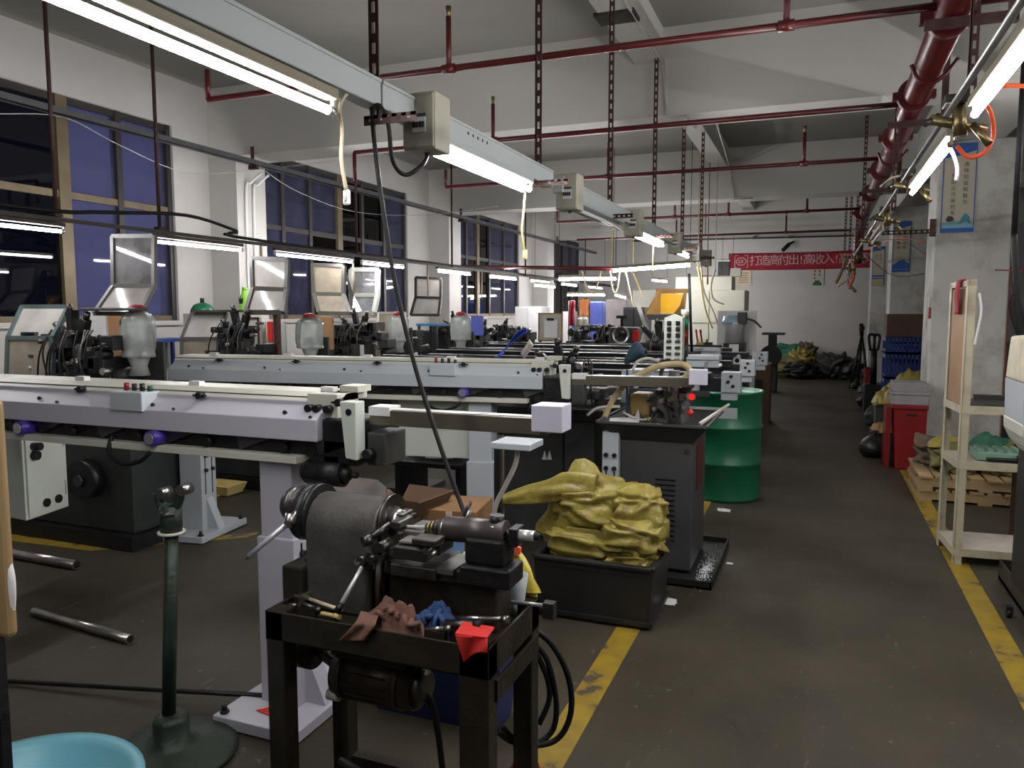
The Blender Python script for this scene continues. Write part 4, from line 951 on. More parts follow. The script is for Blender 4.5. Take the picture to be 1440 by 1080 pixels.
# dark cabinet machine left of it, between the feeders
m1 = thing('dark_lathe_cabinet', 'dark lathe cabinet standing behind the yellow sacks, left of the charcoal lathe', 'machine', (-1.7, 5.0, 0))
MB().box(-1.98, 4.85, .02, -1.55, 5.35, .84).build('cabinet', M_dark, m1, bevel=.008); MB().box(-1.53, 4.80, .02, -1.32, 5.35, .86).build('cabinet_column', M_grey, m1, bevel=.008)
MB().box(-2.02, 4.75, .84, -1.25, 5.40, .92).build('oil_tray', M_black, m1, bevel=.01)
for k, (x, y) in enumerate(((770, 640), (777, 640))):
    p = P(x - 8, y, Y=4.84); MB().prism([(p.x, 4.84, p.z - .03), (p.x + .035, 4.84, p.z - .03), (p.x + .018, 4.84, p.z + .03)], (0, .008, 0)).build('warning_label', M_white, m1)
clutter(m1, -1.62, 5.05, 1.08, 31, w=.7, dense=1.6)
bx = P(842, 545, Y=5.4)
for k, (x, y, w_, h_) in enumerate(((800, 545, 50, 18), (835, 560, 40, 12), (845, 575, 16, 22))):
    p = P(x, y, Y=5.0); q = P(x + w_, y + h_, Y=5.0); MB().box(p.x, 5.0, q.z, q.x, 5.12, p.z).build('slide_plate', (M_steeldark, M_grey, M_silver2)[k], m1, bevel=.004)

# control panel, signal tower, amber hooded machine, parts centrifuge, tall cabinet
p, q = P(934, 447, Y=6.6), P(959, 503, Y=6.6)
cpn = thing('control_panel', 'pale upright control panel with two columns of buttons', 'control panel', (p.x, 6.6, 0))
MB().box(p.x, 6.6, q.z - .02, q.x, 6.72, p.z).build('panel_box', M_greenwhite, cpn, bevel=.006); MB().prism([(p.x, 6.6, p.z), (q.x, 6.6, p.z), (.5 * (p.x + q.x), 6.6, p.z + .03)], (0, .1, 0)).build('panel_roof', M_greenwhite, cpn)
MB().box(p.x + .04, 6.64, 0, q.x - .04, 6.70, q.z).build('panel_post', M_grey, cpn); MB().box(p.x, 6.52, 0, q.x, 6.71, .03).build('post_foot', M_grey, cpn)
for k in range(7):
    for sx in (.28, .75):
        z = p.z - .045 - k * .052; x = p.x + (q.x - p.x) * sx
        if k < 3: MB().box(x - .018, 6.592, z - .018, x + .018, 6.6, z + .018).cyl((x, 6.592, z), (x, 6.575, z), .013, n=10).build('selector_knob', M_black, cpn)
        else: MB().box(x - .022, 6.594, z - .012, x + .022, 6.6, z + .012).cyl((x - .006, 6.594, z), (x - .006, 6.585, z), .008, n=8).build('push_button', M_dark if k % 2 else M_steeldark, cpn)
p = P(962, 502, Y=6.75); st = thing('signal_tower', 'slim signal tower with green and red segments beside the control panel', 'signal lamp', (p.x, 6.75, 0))
for z0_, z1_, m_, nm in ((0, p.z, M_grey, 'tower_post'), (p.z, p.z + .12, M_grey, 'tower_base'), (p.z + .12, p.z + .24, M_redplastic, 'red_segment'), (p.z + .24, p.z + .33, M_greydrum, 'green_segment'), (p.z + .33, p.z + .36, M_brass, 'brass_ring'), (p.z + .36, p.z + .41, M_white, 'top_segment')):
    MB().cyl((p.x, 6.75, z0_), (p.x, 6.75, z1_), .034 if nm != 'tower_post' else .02, n=14).build(nm, m_, st)
MB().box(p.x - .05, 6.83 - .1, 0, p.x + .08, 6.85, .02).build('tower_foot', M_grey, st)
ah = thing('hooded_lathe', 'lathe with a brown raised hood and an amber window', 'machine', (-1.5, 8.2, 0))
def A(x, y, dy=0): return P(x, y, Y=8.3 + dy)
MB().prism([A(929, 413), A(961, 413), A(960, 441, -.1), A(928, 441, -.1)], (0, .02, .0)).build('amber_window', M_hoodyellow, ah)
for q_ in ([A(925, 408), A(929, 410), A(929, 441, -.1), A(908, 442, -.35), A(913, 430, -.3)], [A(966, 408), A(962, 447, -.1), A(943, 446, -.35), A(956, 430, -.15), A(961, 412)]):
    MB().prism(q_, (0, .012, 0)).build('hood_wing', M_hoodbrown, ah)
MB().prism([A(922, 406), A(968, 406), A(967, 412), A(923, 412)], (0, .05, 0)).build('hood_top', M_hoodbrown, ah)
MB().prism([A(909, 442, -.3), A(965, 442, -.3), A(962, 450, -.3), A(912, 450, -.3)], (0, .2, 0)).build('hood_lip', M_guarddark, ah)
MB().box(A(905, 0).x, 8.05, 0, A(968, 0).x, 8.6, 1.14).build('machine_base', M_dark, ah, bevel=.02)
clutter(ah, A(936, 475).x, 8.0, 1.20, 41, w=.45, dense=1.3)
a = A(940, 452, -.25); MB().cyl((a.x - .1, 8.1, 1.1), (a.x - .1, 8.1, a.z), .03, n=10).build('hood_post', M_black, ah)
MB().prism([A(893, 425), A(898, 425), A(912, 462, -.2), A(906, 462, -.2)], (0, .02, 0)).build('pale_strut', M_gasket, ah)
def R9(x, y, dy=0): return P(x, y, Y=9.7 + dy)
pc = thing('parts_spinner', 'steel drum spinner with a blue wrapped top on a white backed stand', 'machine', (-.95, 9.7, 0))
a, c = R9(1009, 437, .15), R9(1062, 498, .15); MB().box(a.x, 9.86, .0, c.x, 9.9, a.z).build('white_back_panel', M_white, pc, bevel=.004)
a, c = R9(1018, 450), R9(1050, 486); cx = (a.x + c.x) / 2; rr = (c.x - a.x) / 2 * .88
MB().lathe([(rr, 0), (rr, .22), (rr * 1.05, .23), (rr * 1.05, .25)], (cx, 9.7, c.z + .03), n=22).build('steel_drum', M_chrome, pc)
MB().lathe([(rr * 1.04, .24), (rr * 1.06, .27), (rr * .95, .33), (rr * .5, .345), (0, .345)], (cx - .03, 9.7, c.z + .02), n=22).build('blue_wrapped_lid', mat('blue_plastic_wrap', (.28, .42, .50), .25), pc)
MB().box(cx + .03, 9.58, c.z + .26, cx + rr * 1.1, 9.75, c.z + .40).build('dark_lid_clamp', M_dark, pc, bevel=.01)
MB().tube([(cx + .1, 9.6, c.z + .33), (cx + .22, 9.6, c.z + .3), (cx + .3, 9.65, c.z + .22)], .012).build('lid_lever', M_dark, pc)
MB().box(cx - rr, 9.55, c.z - .12, cx + rr, 9.85, c.z + .03).build('drum_base', M_black, pc); MB().box(cx - .05, 9.53, c.z - .12, cx + .06, 9.55, c.z + .02).build('base_plate', M_white, pc)
MB().box(cx - rr - .05, 9.55, 0, cx + rr + .05, 9.85, c.z - .12).build('stand', M_grey, pc)
tc_ = thing('tall_cream_cabinet', 'tall cream electrical cabinet with a smaller cabinet on top behind the machines', 'cabinet', (-1.5, 12, 0))
M_cc = mat('pale_cream_cabinet_paint', (.72, .72, .61), .42, var=.04, scale=3); MB().box(-2.05, 12.02, 0, -1.02, 12.75, 1.87).build('cabinet_body', M_cc, tc_, bevel=.008); MB().box(-2.06, 12.05, 1.87, -1.22, 12.6, 2.08).build('upper_cabinet', M_cc, tc_, bevel=.006)
for x in (-2.04, -1.525): MB().box(x, 11.99, .1, x + .5, 12.02, 1.36).build('lower_door', M_cc, tc_, bevel=.004); MB().box(x, 11.99, 1.38, x + .5, 12.02, 1.85).build('upper_door', M_cc, tc_, bevel=.004)
MB().box(-1.25, 12.1, 2.08, -1.1, 12.3, 2.2).build('junction_box', M_cream, tc_)
wb = thing('fan_heater', 'dark box hung on the far wall left of the banner', 'vent', P(1010, 380, Y=20.4)); a, c = P(1010, 368, Y=20.4), P(1025, 388, Y=20.4); MB().box(a.x, 20.38, c.z, c.x, 20.5, a.z).build('vent_box', M_black, wb); MB().box(a.x - .02, 20.37, a.z, c.x + .02, 20.5, a.z + .04).build('vent_trim', M_white, wb)
# small tools on the far bench
tb_ = thing('tool_bench', 'far work bench with a dark top among the lathes', 'bench', (-1.2, 10.4, 0)); a, c = P(985, 0, Y=10.4), P(1012, 0, Y=10.4); zt = P(1000, 489, Y=10.4).z
MB().box(a.x - .2, 10.4, zt - .05, c.x + .05, 10.8, zt).build('bench_top', M_dark, tb_)
for x in (a.x - .17, c.x + .02):
    for y in (10.42, 10.78): MB().box(x - .02, y - .02, 0, x + .02, y + .02, zt - .05).build('leg', M_dark, tb_)
for k, (px, l, m_) in enumerate(((982, 'pink handled screwdriver standing on the far bench', M_red), (988, 'red handled tool standing on the far bench', M_redplastic), (984.5, 'yellow tool holder on the far bench', M_cordyellow), (996, 'dark tool block on the far bench', M_dark))):
    p = P(px, 489, Y=10.45); o = thing('bench_tool', l, 'tool', (p.x, 10.45, zt), 'tools on the far bench')
    if k < 2: MB().cyl((p.x, 10.45, zt), (p.x - .03, 10.45, zt + .2), .012, n=8).build('tool_handle', m_, o); MB().cyl((p.x - .03, 10.45, zt + .2), (p.x - .035, 10.45, zt + .24), .018, .01, n=8).build('tool_tip', m_, o)
    else: MB().box(p.x - .05, 10.42, zt, p.x + .05, 10.5, zt + .07).build('holder_block', m_, o, bevel=.006); MB().box(p.x - .03, 10.43, zt + .07, p.x - .01, 10.45, zt + .11).build('holder_pin', m_, o)
# machine detail in the middle bay: handwheel, helmet, hanging garments, small lathes
hw = thing('handwheel_machine', 'grinder with a pale spoked handwheel in the middle bay', 'machine', (-2.3, 10.2, 0)); p = P(873, 471, Y=10.2)
MB().lathe([(.115, -.015), (.115, .015), (.09, .015), (.09, -.015), (.115, -.015)], p, n=22, axis='Y', close=False).build('wheel_rim', M_alum, hw)
for k in range(4): q = k * PI / 2 + .5; MB().bar(p, p + Vector((math.cos(q) * .1, 0, math.sin(q) * .1)), .022, .02, (0, 1, 0)).build('wheel_spoke', M_black, hw)
MB().cyl(p, p + Vector((0, .2, 0)), .04, n=12).build('wheel_shaft', M_black, hw); MB().box(p.x - .2, 10.35, 0, p.x + .2, 10.8, p.z + .1).build('machine_base', M_dark, hw, bevel=.02)
MB().cyl(p + Vector((0, .05, .1)), p + Vector((0, .05, .24)), .02, n=8).box(p.x - .07, 10.22, p.z + .22, p.x + .08, 10.3, p.z + .26).build('dark_lever', M_black, hw)
MB().box(p.x + .16, 10.2, p.z - .08, p.x + .24, 10.26, p.z + .06).build('red_switch', M_red, hw)
mc = thing('cloth_cover', 'pale crumpled cloth over a machine head below the amber hood', 'cloth', P(915, 470, Y=7.9)); 
def crumple(c, rx, ry, h, seed, nu=22, nv=22, k=3.2, amp=.35):
    c = Vector(c); o = Vector((seed * 3.1, seed * 1.7, seed))
    def f(u, v):
        x, y = (u - .5) * 2, (v - .5) * 2; d = math.sqrt(x * x + y * y); x2, y2 = (x / max(abs(x), abs(y), 1e-6) * d if 0 else x), y
        n1 = noise.noise(Vector((x * k * .5, y * k * .5, 0)) + o); n2 = abs(noise.noise(Vector((x * k, y * k, 1)) + o)); n3 = noise.noise(Vector((x * k * 2.2, y * k * 2.2, 2)) + o)
        z = h * max(0, (1 - min(1, d) ** 2.2)) * (1 + amp * n1) + h * amp * (n2 * .9 + n3 * .3) * (.4 + .6 * max(0, 1 - d))
        e = 1 + .18 * n1 + .1 * n3
        return c + Vector((x * rx * e, y * ry * e, max(.003, z)))
    return MB().grid(f, nu, nv)
p = P(914, 488, Y=8.2); p.z = 1.145; crumple(p, .12, .1, .18, 4).build('cloth_folds', M_gasket, mc); MB().lathe([(.1, 0), (.1, .06), (.05, .12), (0, .13)], p, n=12).build('covered_head', M_dark, mc)
for k, (px0, px1, py0, py1, Y_, m_, l) in enumerate(((814, 829, 420, 445, 15.0, mat('orange_cloth', (.75, .30, .12), .8), 'orange garment hanging in the far bay'), (800, 808, 423, 458, 12.4, M_banner, 'dark red cloth hanging in the far bay'), (811, 826, 446, 480, 12.3, M_gasket, 'cream cloth hanging below the orange garment'))):
    p, q = P(px0, py0, Y=Y_), P(px1, py1, Y=Y_); o = thing('hanging_cloth', l, 'cloth', p, 'cloths hanging in the far bay')
    MB().grid(lambda u, v: Vector((p.x + (q.x - p.x) * (u + .06 * math.sin(9 * v)), Y_ + .04 * math.sin(u * 12 + v * 2), p.z + (q.z - p.z) * v)), 12, 8).build('cloth_folds', m_, o, solid=.01)
    MB().cyl((p.x, Y_, p.z), (q.x, Y_, p.z), .012, n=6).build('clothes_rail', M_steeldark, o)
    for x in (p.x, q.x): MB().cyl((x, Y_, 0), (x, Y_, p.z), .012, n=6).build('rail_post', M_steeldark, o)
rng = random.Random(77)
far = ['small dark lathe between the white locker and the third lamp row', 'small dark lathe in front of the beige framed board', 'small dark lathe in front of the blue far cabinet', 'small dark lathe left of the handwheel grinder', 'small dark lathe in front of the third window']
for k, px in enumerate((705, 732, 816, 850, 675)):
    Y_ = (11.2, 9.9, 11.4, 11.6, 10.4)[k]; p = P(px, 470, Y=Y_); o = thing('small_lathe', far[k], 'machine', (p.x, Y_, 0), 'small lathes in the middle bay')
    MB().box(p.x - .16, Y_, 0, p.x + .16, Y_ + .4, 1.1).build('machine_base', M_dark, o, bevel=.02); clutter(o, p.x, Y_, 1.2, 50 + k, w=.28, dense=2.0, slides=(2, 0, 1, 0, 2)[k])
gh = thing('green_helmet', 'dark green bowl shaped cover resting above the second lathe', 'cover', P(285, 440, Y=5.9)); p = P(285, 441, Y=5.9)
MB().lathe([(.115, 0), (.11, .04), (.08, .085), (.03, .105), (0, .108)], p, n=20).build('bowl_shell', M_greydrum, gh); MB().cyl(p + Vector((0, 0, .10)), p + Vector((0, 0, .15)), .02, n=8).build('bowl_knob', M_black, gh)
MB().box(p.x - .15, 5.8, p.z - .25, p.x + .12, 6.0, p.z).build('cover_shelf', M_gasket, gh)
gp = thing('green_bottle', 'bright green bottle with a leaf print behind the second raised guard', 'bottle', P(345, 437, Y=6.1)); p = P(345, 440, Y=6.1)
MB().lathe([(.05, 0), (.055, .02), (.055, .15), (.03, .19), (.03, .22), (.0, .225)], p, n=16).build('bottle_body', M_leaf, gp); MB().cyl(p + Vector((0, 0, .22)), p + Vector((0, 0, .25)), .026, n=10).build('bottle_cap', M_leaf, gp)
for s_ in (-1, 0, 1): MB().prism([p + Vector((-.02, -.056, .09)), p + Vector((.02, -.056, .09)), p + Vector((.03 * s_, -.057, .16))], (0, -.002, 0)).build('dark_leaf_print', M_darkgrn, gp)
MB().box(p.x - .1, 6.05, 0, p.x + .1, 6.2, p.z).build('bottle_shelf', M_gasket, gp)
bt = thing('blue_trestle', 'blue topped trestle table by the wall below the first window', 'table', (-5.4, 5.0, 0)); a, c = P(208, 476, Y=5.6), P(239, 476, Y=5.6)
MB().box(a.x, 5.4, a.z - .03, c.x, 5.9, a.z).build('table_top', M_bluecrate, bt)
for x in (a.x + .03, c.x - .03):
    for y in (5.43, 5.87): MB().box(x - .015, y - .015, 0, x + .015, y + .015, a.z - .03).build('leg', M_bluecrate, bt)
bt = thing('blue_trestle', 'blue topped trestle table under the white raised guard', 'table', (-5.2, 9.3, 0)); a, c = P(590, 455, Y=9.2), P(620, 455, Y=9.2)
MB().box(a.x, 9.1, a.z - .03, c.x, 9.5, a.z).build('table_top', mat('light_blue_table', (.05, .2, .45), .5), bt)
for x in (a.x + .03, c.x - .03):
    for y in (9.13, 9.47): MB().box(x - .015, y - .015, 0, x + .015, y + .015, a.z - .03).build('leg', M_dark, bt)

# ================================================================== DRUM, SACKS, BOXES
dr = thing('oil_drum', 'green steel oil drum with two rolling hoops beside the aisle', 'drum', (-.69, 6.62, 0))
R_ = .295
MB().lathe([(R_ * .97, 0), (R_, .015), (R_, .02), (R_ * .985, .03), (R_ * .985, .285), (R_ * 1.03, .30), (R_ * 1.03, .315), (R_ * .985, .33), (R_ * .985, .585), (R_ * 1.03, .60), (R_ * 1.03, .615), (R_ * .985, .63), (R_ * .985, .87), (R_ * 1.02, .88), (R_ * 1.02, .90), (R_ * .96, .90), (R_ * .95, .88), (0, .88)], (-.69, 6.62, 0), n=48).build('drum_shell', M_greydrum, dr)
MB().cyl((-.60, 6.52, .88), (-.60, 6.52, .90), .03, n=12).build('bung_cap', M_alum, dr); MB().cyl((-.82, 6.7, .88), (-.82, 6.7, .895), .015, n=10).build('bung_cap', M_alum, dr)
MB().box(-.96, 6.42, .40, -.94, 6.46, .46).build('drum_label', M_black, dr)

bn = thing('black_bin', 'black plastic bin full of yellow woven sacks standing on the yellow line', 'bin', (-1.0, 3.9, 0))
x0, x1, y0, y1 = -1.30, -.70, 3.60, 4.08
b = MB(); lo = [(x0 + .02, y0 + .02, .004), (x1 - .02, y0 + .02, .004), (x1 - .02, y1 - .02, .004), (x0 + .02, y1 - .02, .004)]; hi = [(x0, y0, .31), (x1, y0, .31), (x1, y1, .31), (x0, y1, .31)]
b._add(lo + hi, [(0, 1, 5, 4), (1, 2, 6, 5), (2, 3, 7, 6), (3, 0, 4, 7), (0, 3, 2, 1)]); b.build('bin_body', M_blackplastic, bn, solid=.012)
b = MB()
for p, q in zip(hi, hi[1:] + hi[:1]): b.bar(p, q, .035, .022)
b.build('bin_rim', M_blackplastic, bn, bevel=.006)
for k in range(2):
    b = MB(); z = .02 if k == 0 else .27
    for p, q in zip(hi, hi[1:] + hi[:1]): b.bar(Vector(p).lerp(Vector((-1, 3.84, .3)), .02) + Vector((0, 0, z - .3)), Vector(q).lerp(Vector((-1, 3.84, .3)), .02) + Vector((0, 0, z - .3)), .02, .02)
    b.build('bin_rib', M_blackplastic, bn)

def sack(name, label, c, r3, lobes, seed, flat=.75, fold=.05, m=None, group='yellow woven sacks in the black bin', nu=72, nv=50, creases=(), ncr=6, more=(), flaps=()):
    r = thing(name, label, 'sack', (c[0], c[1], c[2] - r3[2]), group)
    mb = MB()
    def blob(c, r3, lobes, seed, flat, fold):
        c = Vector(c); o = Vector((seed * 2.3, seed * 5.1, seed * .7))
        L_ = [(Vector(d).normalized(), a, k) for d, a, k in lobes]; g_ = random.Random(seed * 17)
        CR = [(Vector((g_.gauss(0, 1), g_.gauss(0, 1), g_.gauss(0, 1) * 1.6)).normalized(), g_.uniform(-.6, .6), g_.uniform(.07, .15), g_.uniform(.5, 1.1)) for _ in range(ncr)]
        pw = lambda x: math.copysign(abs(x) ** flat, x)
        def f(u, v):
            q, t = u * 2 * PI, (v - .5) * PI
            cc, ss = math.cos(t), math.sin(t); ca, sa = math.cos(q), math.sin(q); d = Vector((cc * ca, cc * sa, ss))
            p = Vector((pw(cc) * pw(ca) * r3[0], pw(cc) * pw(sa) * r3[1], pw(ss) * r3[2])); g = 1.0
            for dd, a, k in L_: g += a * math.exp(k * (d.dot(dd) - 1))
            n1 = noise.noise(d * 1.6 + o); rid = 1 - abs(noise.noise(Vector((d.x * 2.0, d.y * 2.0, d.z * 3.2)) + o * 1.3)) * 2; cr = 0
            for nn, off, ww, am in CR:
                h_ = d.dot(nn) + .25 * noise.noise(d * 1.7 + nn * 7) - off; cr += am * (math.exp(-((h_ - ww * 1.5) / (ww * 1.2)) ** 2) - 1.2 * math.exp(-(h_ / ww) ** 2))
            return c + p * (g + .10 * n1) + d * (fold * .30 * rid + fold * 1.0 * cr)
        mb.grid(f, nu, nv)
    blob(c, r3, lobes, seed, flat, fold)
    for k, (c2, r2, l2) in enumerate(more): blob(c2, r2, l2, seed + 31 + k, flat, fold)
    for pts, w0, w1, thin in flaps:      # gathered cloth pulled out of the mouth: a flattened sweep with pleats
        pts = [Vector(p) for p in pts]; n = len(pts) - 1
        def f(u, v):
            k = min(int(v * n), n - 1); t = v * n - k; p = pts[k].lerp(pts[k + 1], t); d = (pts[k + 1] - pts[k]).normalized()
            side = Vector((0, 1, 0)); up = d.cross(side).normalized(); q = u * 2 * PI; w = (w0 + (w1 - w0) * v) * (1 + .13 * math.cos(q * 5 + v * 4) + .30 * noise.noise(Vector((v * 4, math.cos(q) * 1.3, seed + math.sin(q)))))
            w *= 1 - .6 * max(0, (v - .86) / .14) ** 2
            return p + up * math.cos(q) * w + side * math.sin(q) * w * thin
        mb.grid(f, 40, 22)
    mb.build('sack_body', m or M_yellowbag, r)
    return r
s1 = sack('woven_sack', 'upper left yellow sack with a twisted mouth pointing left and a peaked top', (-1.085, 3.84, .55), (.195, .18, .135), [((.3, 0, .9), .18, 6)], 3, flat=.85, fold=.020,
    flaps=(([P(838, 690, Y=3.72), P(800, 684, Y=3.70), P(765, 690, Y=3.69), P(730, 699, Y=3.68), P(701, 706, Y=3.68)], .085, .022, .55),
           ([P(808, 760, Y=3.80), P(814, 715, Y=3.76), P(818, 680, Y=3.74), P(815, 645, Y=3.77)], .20, .055, .40)))
s2 = sack('woven_sack', 'right yellow sack slumped in two folds', (-.84, 3.84, .425), (.165, .18, .115), [((-.3, -.6, .2), .10, 5)], 8, flat=.75, fold=.018,
    more=(((-.825, 3.85, .555), (.118, .13, .105), [((.75, -.5, -.45), .42, 9), ((-.4, -.8, -.4), .22, 8)]),))
s3 = sack('woven_sack', 'lower left yellow sack squashed under the twisted one', (-1.10, 3.84, .365), (.185, .18, .09), [], 5, flat=.6, fold=.016)
s4 = sack('woven_sack', 'flattened yellow sack under the right sack', (-.84, 3.85, .285), (.125, .18, .07), [], 6, flat=.5, fold=.014)

def carton(label, x0, y0, z0, w, d, h, rot, open_=True, m=None):
    r = thing('cardboard_box', label, 'box', (0, 0, 0), 'cardboard boxes behind the small lathe'); m = m or M_card
    b = MB(); b._add([(0, 0, 0), (w, 0, 0), (w, d, 0), (0, d, 0), (0, 0, h), (w, 0, h), (w, d, h), (0, d, h)], [(0, 1, 5, 4), (1, 2, 6, 5), (2, 3, 7, 6), (3, 0, 4, 7), (0, 3, 2, 1)] + ([] if open_ else [(4, 5, 6, 7)])); b.build('carton_walls', m, r, solid=.006)
    if open_:
        for q_ in ([(0, 0, h), (w, 0, h), (w, -.09, h + .03), (0, -.09, h + .03)], [(0, d, h), (w, d, h), (w, d + .07, h + .07), (0, d + .07, h + .07)], [(0, 0, h), (0, d, h), (-.08, d, h + .05), (-.08, 0, h + .05)], [(w, 0, h), (w, d, h), (w + .06, d, h + .09), (w + .06, 0, h + .09)]):
            MB()._add(q_, [(0, 1, 2, 3)]).build('carton_flap', m, r, solid=.005)
    else: MB().box(w * .44, -.004, 0, w * .56, -.002, h).build('tape_strip', M_cordwhite, r)
    r.location = (x0, y0, z0); r.rotation_euler = (0, 0, rot)
    return r
carton('large closed brown cardboard box under the other boxes', -2.32, 3.02, .0, .62, .42, .40, .05, False)
carton('open printed cardboard box on top of the stack, behind the lathe toolpost', -1.98, 3.08, .40, .26, .30, .19, -.12, True, M_carddark)
carton('narrow open cardboard box on the left of the stack', -2.30, 3.06, .40, .20, .26, .20, .1, True)
b_ = carton('cardboard box leaning on the pale feeder leg', -1.70, 3.15, .0, .26, .3, .62, .15, False)

# green tarpaulin bin with papers under the second feeder
gb = thing('green_bin', 'dark green bin holding white papers under the second feeder', 'bin', (-2.2, 5.2, 0)); a, c = P(586, 606, Y=5.2), P(650, 640, Y=5.2)
MB().box(a.x, 5.2, .35, c.x, 5.5, a.z).build('bin_back', M_darkgrn, gb); MB().box(a.x - .1, 4.95, c.z - .06, c.x + .1, 5.5, c.z - .03).build('bin_shelf', M_black, gb); MB().box(a.x - .08, 5.0, 0, a.x - .04, 5.45, c.z - .06).build('leg', M_black, gb); MB().box(c.x + .04, 5.0, 0, c.x + .08, 5.45, c.z - .06).build('leg', M_black, gb)
for k, (px, l) in enumerate(((606, 'leaning white paper sheet in the green bin'), (625, 'folded white paper sheet in the green bin'))):
    p = P(px, 645, Y=5.05); o = thing('paper_sheet', l, 'paper', p); MB().prism([p + Vector((-.05, 0, 0)), p + Vector((.06, .02, 0)), p + Vector((.06, .06, .09)), p + Vector((-.03, .06, .11))], (0, .003, .001)).build('sheet', M_white, o)
yt = thing('yellow_tray', 'small yellow plastic tray on the floor far left', 'tray', P(310, 693, Z=0)); p = P(312, 694, Z=0)
b = MB(); b._add([p + Vector(v) for v in ((-.13, -.08, .01), (.13, -.08, .01), (.13, .1, .01), (-.13, .1, .01), (-.16, -.11, .09), (.16, -.11, .09), (.16, .13, .09), (-.16, .13, .09))], [(0, 1, 5, 4), (1, 2, 6, 5), (2, 3, 7, 6), (3, 0, 4, 7), (0, 3, 2, 1)]); b.build('tray_body', M_cordyellow, yt, solid=.008); MB().box(p.x - .05, p.y - .1, .0, p.x + .05, p.y + .0, .012).build('tray_foot', M_cordyellow, yt)

# papers and litter on the floor
for px, py, s_, l in ((937, 846, .055, 'crumpled white paper on the floor right of the black bin'), (1018, 718, .05, 'white paper scrap on the floor in front of the green drum'), (1026, 793, .02, 'tiny white scrap on the floor by the drip tray'), (1233, 622, .06, 'flat white paper under the black bag'), (775, 862, .03, 'grey crumpled scrap beside the black bin')):
    p = P(px, py, Z=0); o = thing('paper_scrap', l, 'paper', p, 'paper scraps on the floor'); crumple((p.x, p.y, .001), s_, s_ * .9, s_ * .28, px, 12, 12).build('crumpled_sheet', M_white, o)

# ================================================================== BENCH WITH THE SMALL MANUAL LATHE
BX0, BX1, BY0, BY1, BZ = -1.44, -.745, 1.72, 2.10, .70
bench = thing('work_bench', 'dark oily angle iron bench carrying the small lathe in the foreground', 'bench', (-1.09, 1.9, 0))
for x, y, w in ((BX0, BY0, 1), (BX1 - .085, BY0, 1), (BX0, BY1 - .07, 1), (BX1 - .06, BY1 - .06, 1)):
    ww = .085 if (x > -1.2 and y < 1.8) else .06
    MB().box(x, y, 0, x + ww, y + .06, BZ - .0).build('leg', M_bench, bench, bevel=.004)
b = MB(); b.box(BX0, BY0, BZ - .085, BX1, BY0 + .008, BZ).box(BX0, BY0, BZ - .085, BX1, BY0 + .04, BZ - .079); b.build('front_rail', M_bench, bench, bevel=.002)
MB().box(BX0, BY1 - .008, BZ - .085, BX1, BY1, BZ).build('back_rail', M_bench, bench)
for x in (BX0, BX1 - .008): MB().box(x, BY0, BZ - .085, x + .008, BY1, BZ).build('side_rail', M_bench, bench)
MB().box(BX1 - .002, BY0 + .04, BZ - .16, BX1 + .008, BY1 - .02, BZ - .10).build('lower_side_rail', M_bench, bench, bevel=.002)
MB().box(BX0 + .006, BY0 + .006, BZ - .05, BX1 - .006, BY1 - .006, BZ - .042).build('tray_sheet', M_bench, bench)
MB().box(BX0 + .02, BY1 - .05, .05, BX1 - .02, BY1 - .01, .09).build('rear_stretcher', M_bench, bench)
MB().cyl((BX0 + .05, BY1 - .1, .10), (BX1 - .05, BY0 + .08, .10), .012, n=8).build('foot_bar', M_steeldark, bench)
mo = thing('electric_motor', 'rust brown electric motor with cooling ribs slung under the bench', 'motor', (-1.2, 1.92, .5))
def L(x, y, dy=0): return P(x, y, Y=1.92 + dy)
a, c = L(480, 942), L(590, 948); zc = a.z
M_mot = mat('brown_black_motor_iron', (.045, .033, .022), .4, .5, var=.35, scale=12); MB().cyl((a.x, 1.92, zc), (c.x, 1.92, zc), .072, n=24).build('motor_body', M_mot, mo)
for k in range(14):
    q = k / 14 * 2 * PI; MB().box(a.x + .05, 1.92 + math.cos(q) * .073 - .003, zc + math.sin(q) * .073 - .003, c.x - .08, 1.92 + math.cos(q) * .073 + .003, zc + math.sin(q) * .073 + .003).build('cooling_rib', M_mot, mo)
for x in (a.x + .02, c.x - .06): MB().cyl((x, 1.92, zc), (x + .02, 1.92, zc), .079, n=24).build('end_ring', M_mot, mo)
MB().cyl((c.x, 1.92, zc), (c.x + .03, 1.92, zc), .066, .04, n=20).build('end_bell', M_steeldark, mo)
d_ = L(440, 905, .04); MB().cyl((d_.x - .03, 1.95, d_.z), (d_.x + .02, 1.95, d_.z), .072, n=24).build('belt_pulley', M_black, mo); MB().cyl((d_.x, 1.95, d_.z), (a.x, 1.92, zc), .015, n=8).build('motor_shaft', M_steeldark, mo)
MB().box(a.x + .02, 1.86, zc + .07, c.x - .02, 1.98, BZ - .05).build('motor_hanger', M_bench, mo)
MB().cyl((a.x - .02, 1.88, zc - .06), (a.x + .02, 1.88, zc - .06), .018, n=8).build('cable_gland', M_gasket, mo)

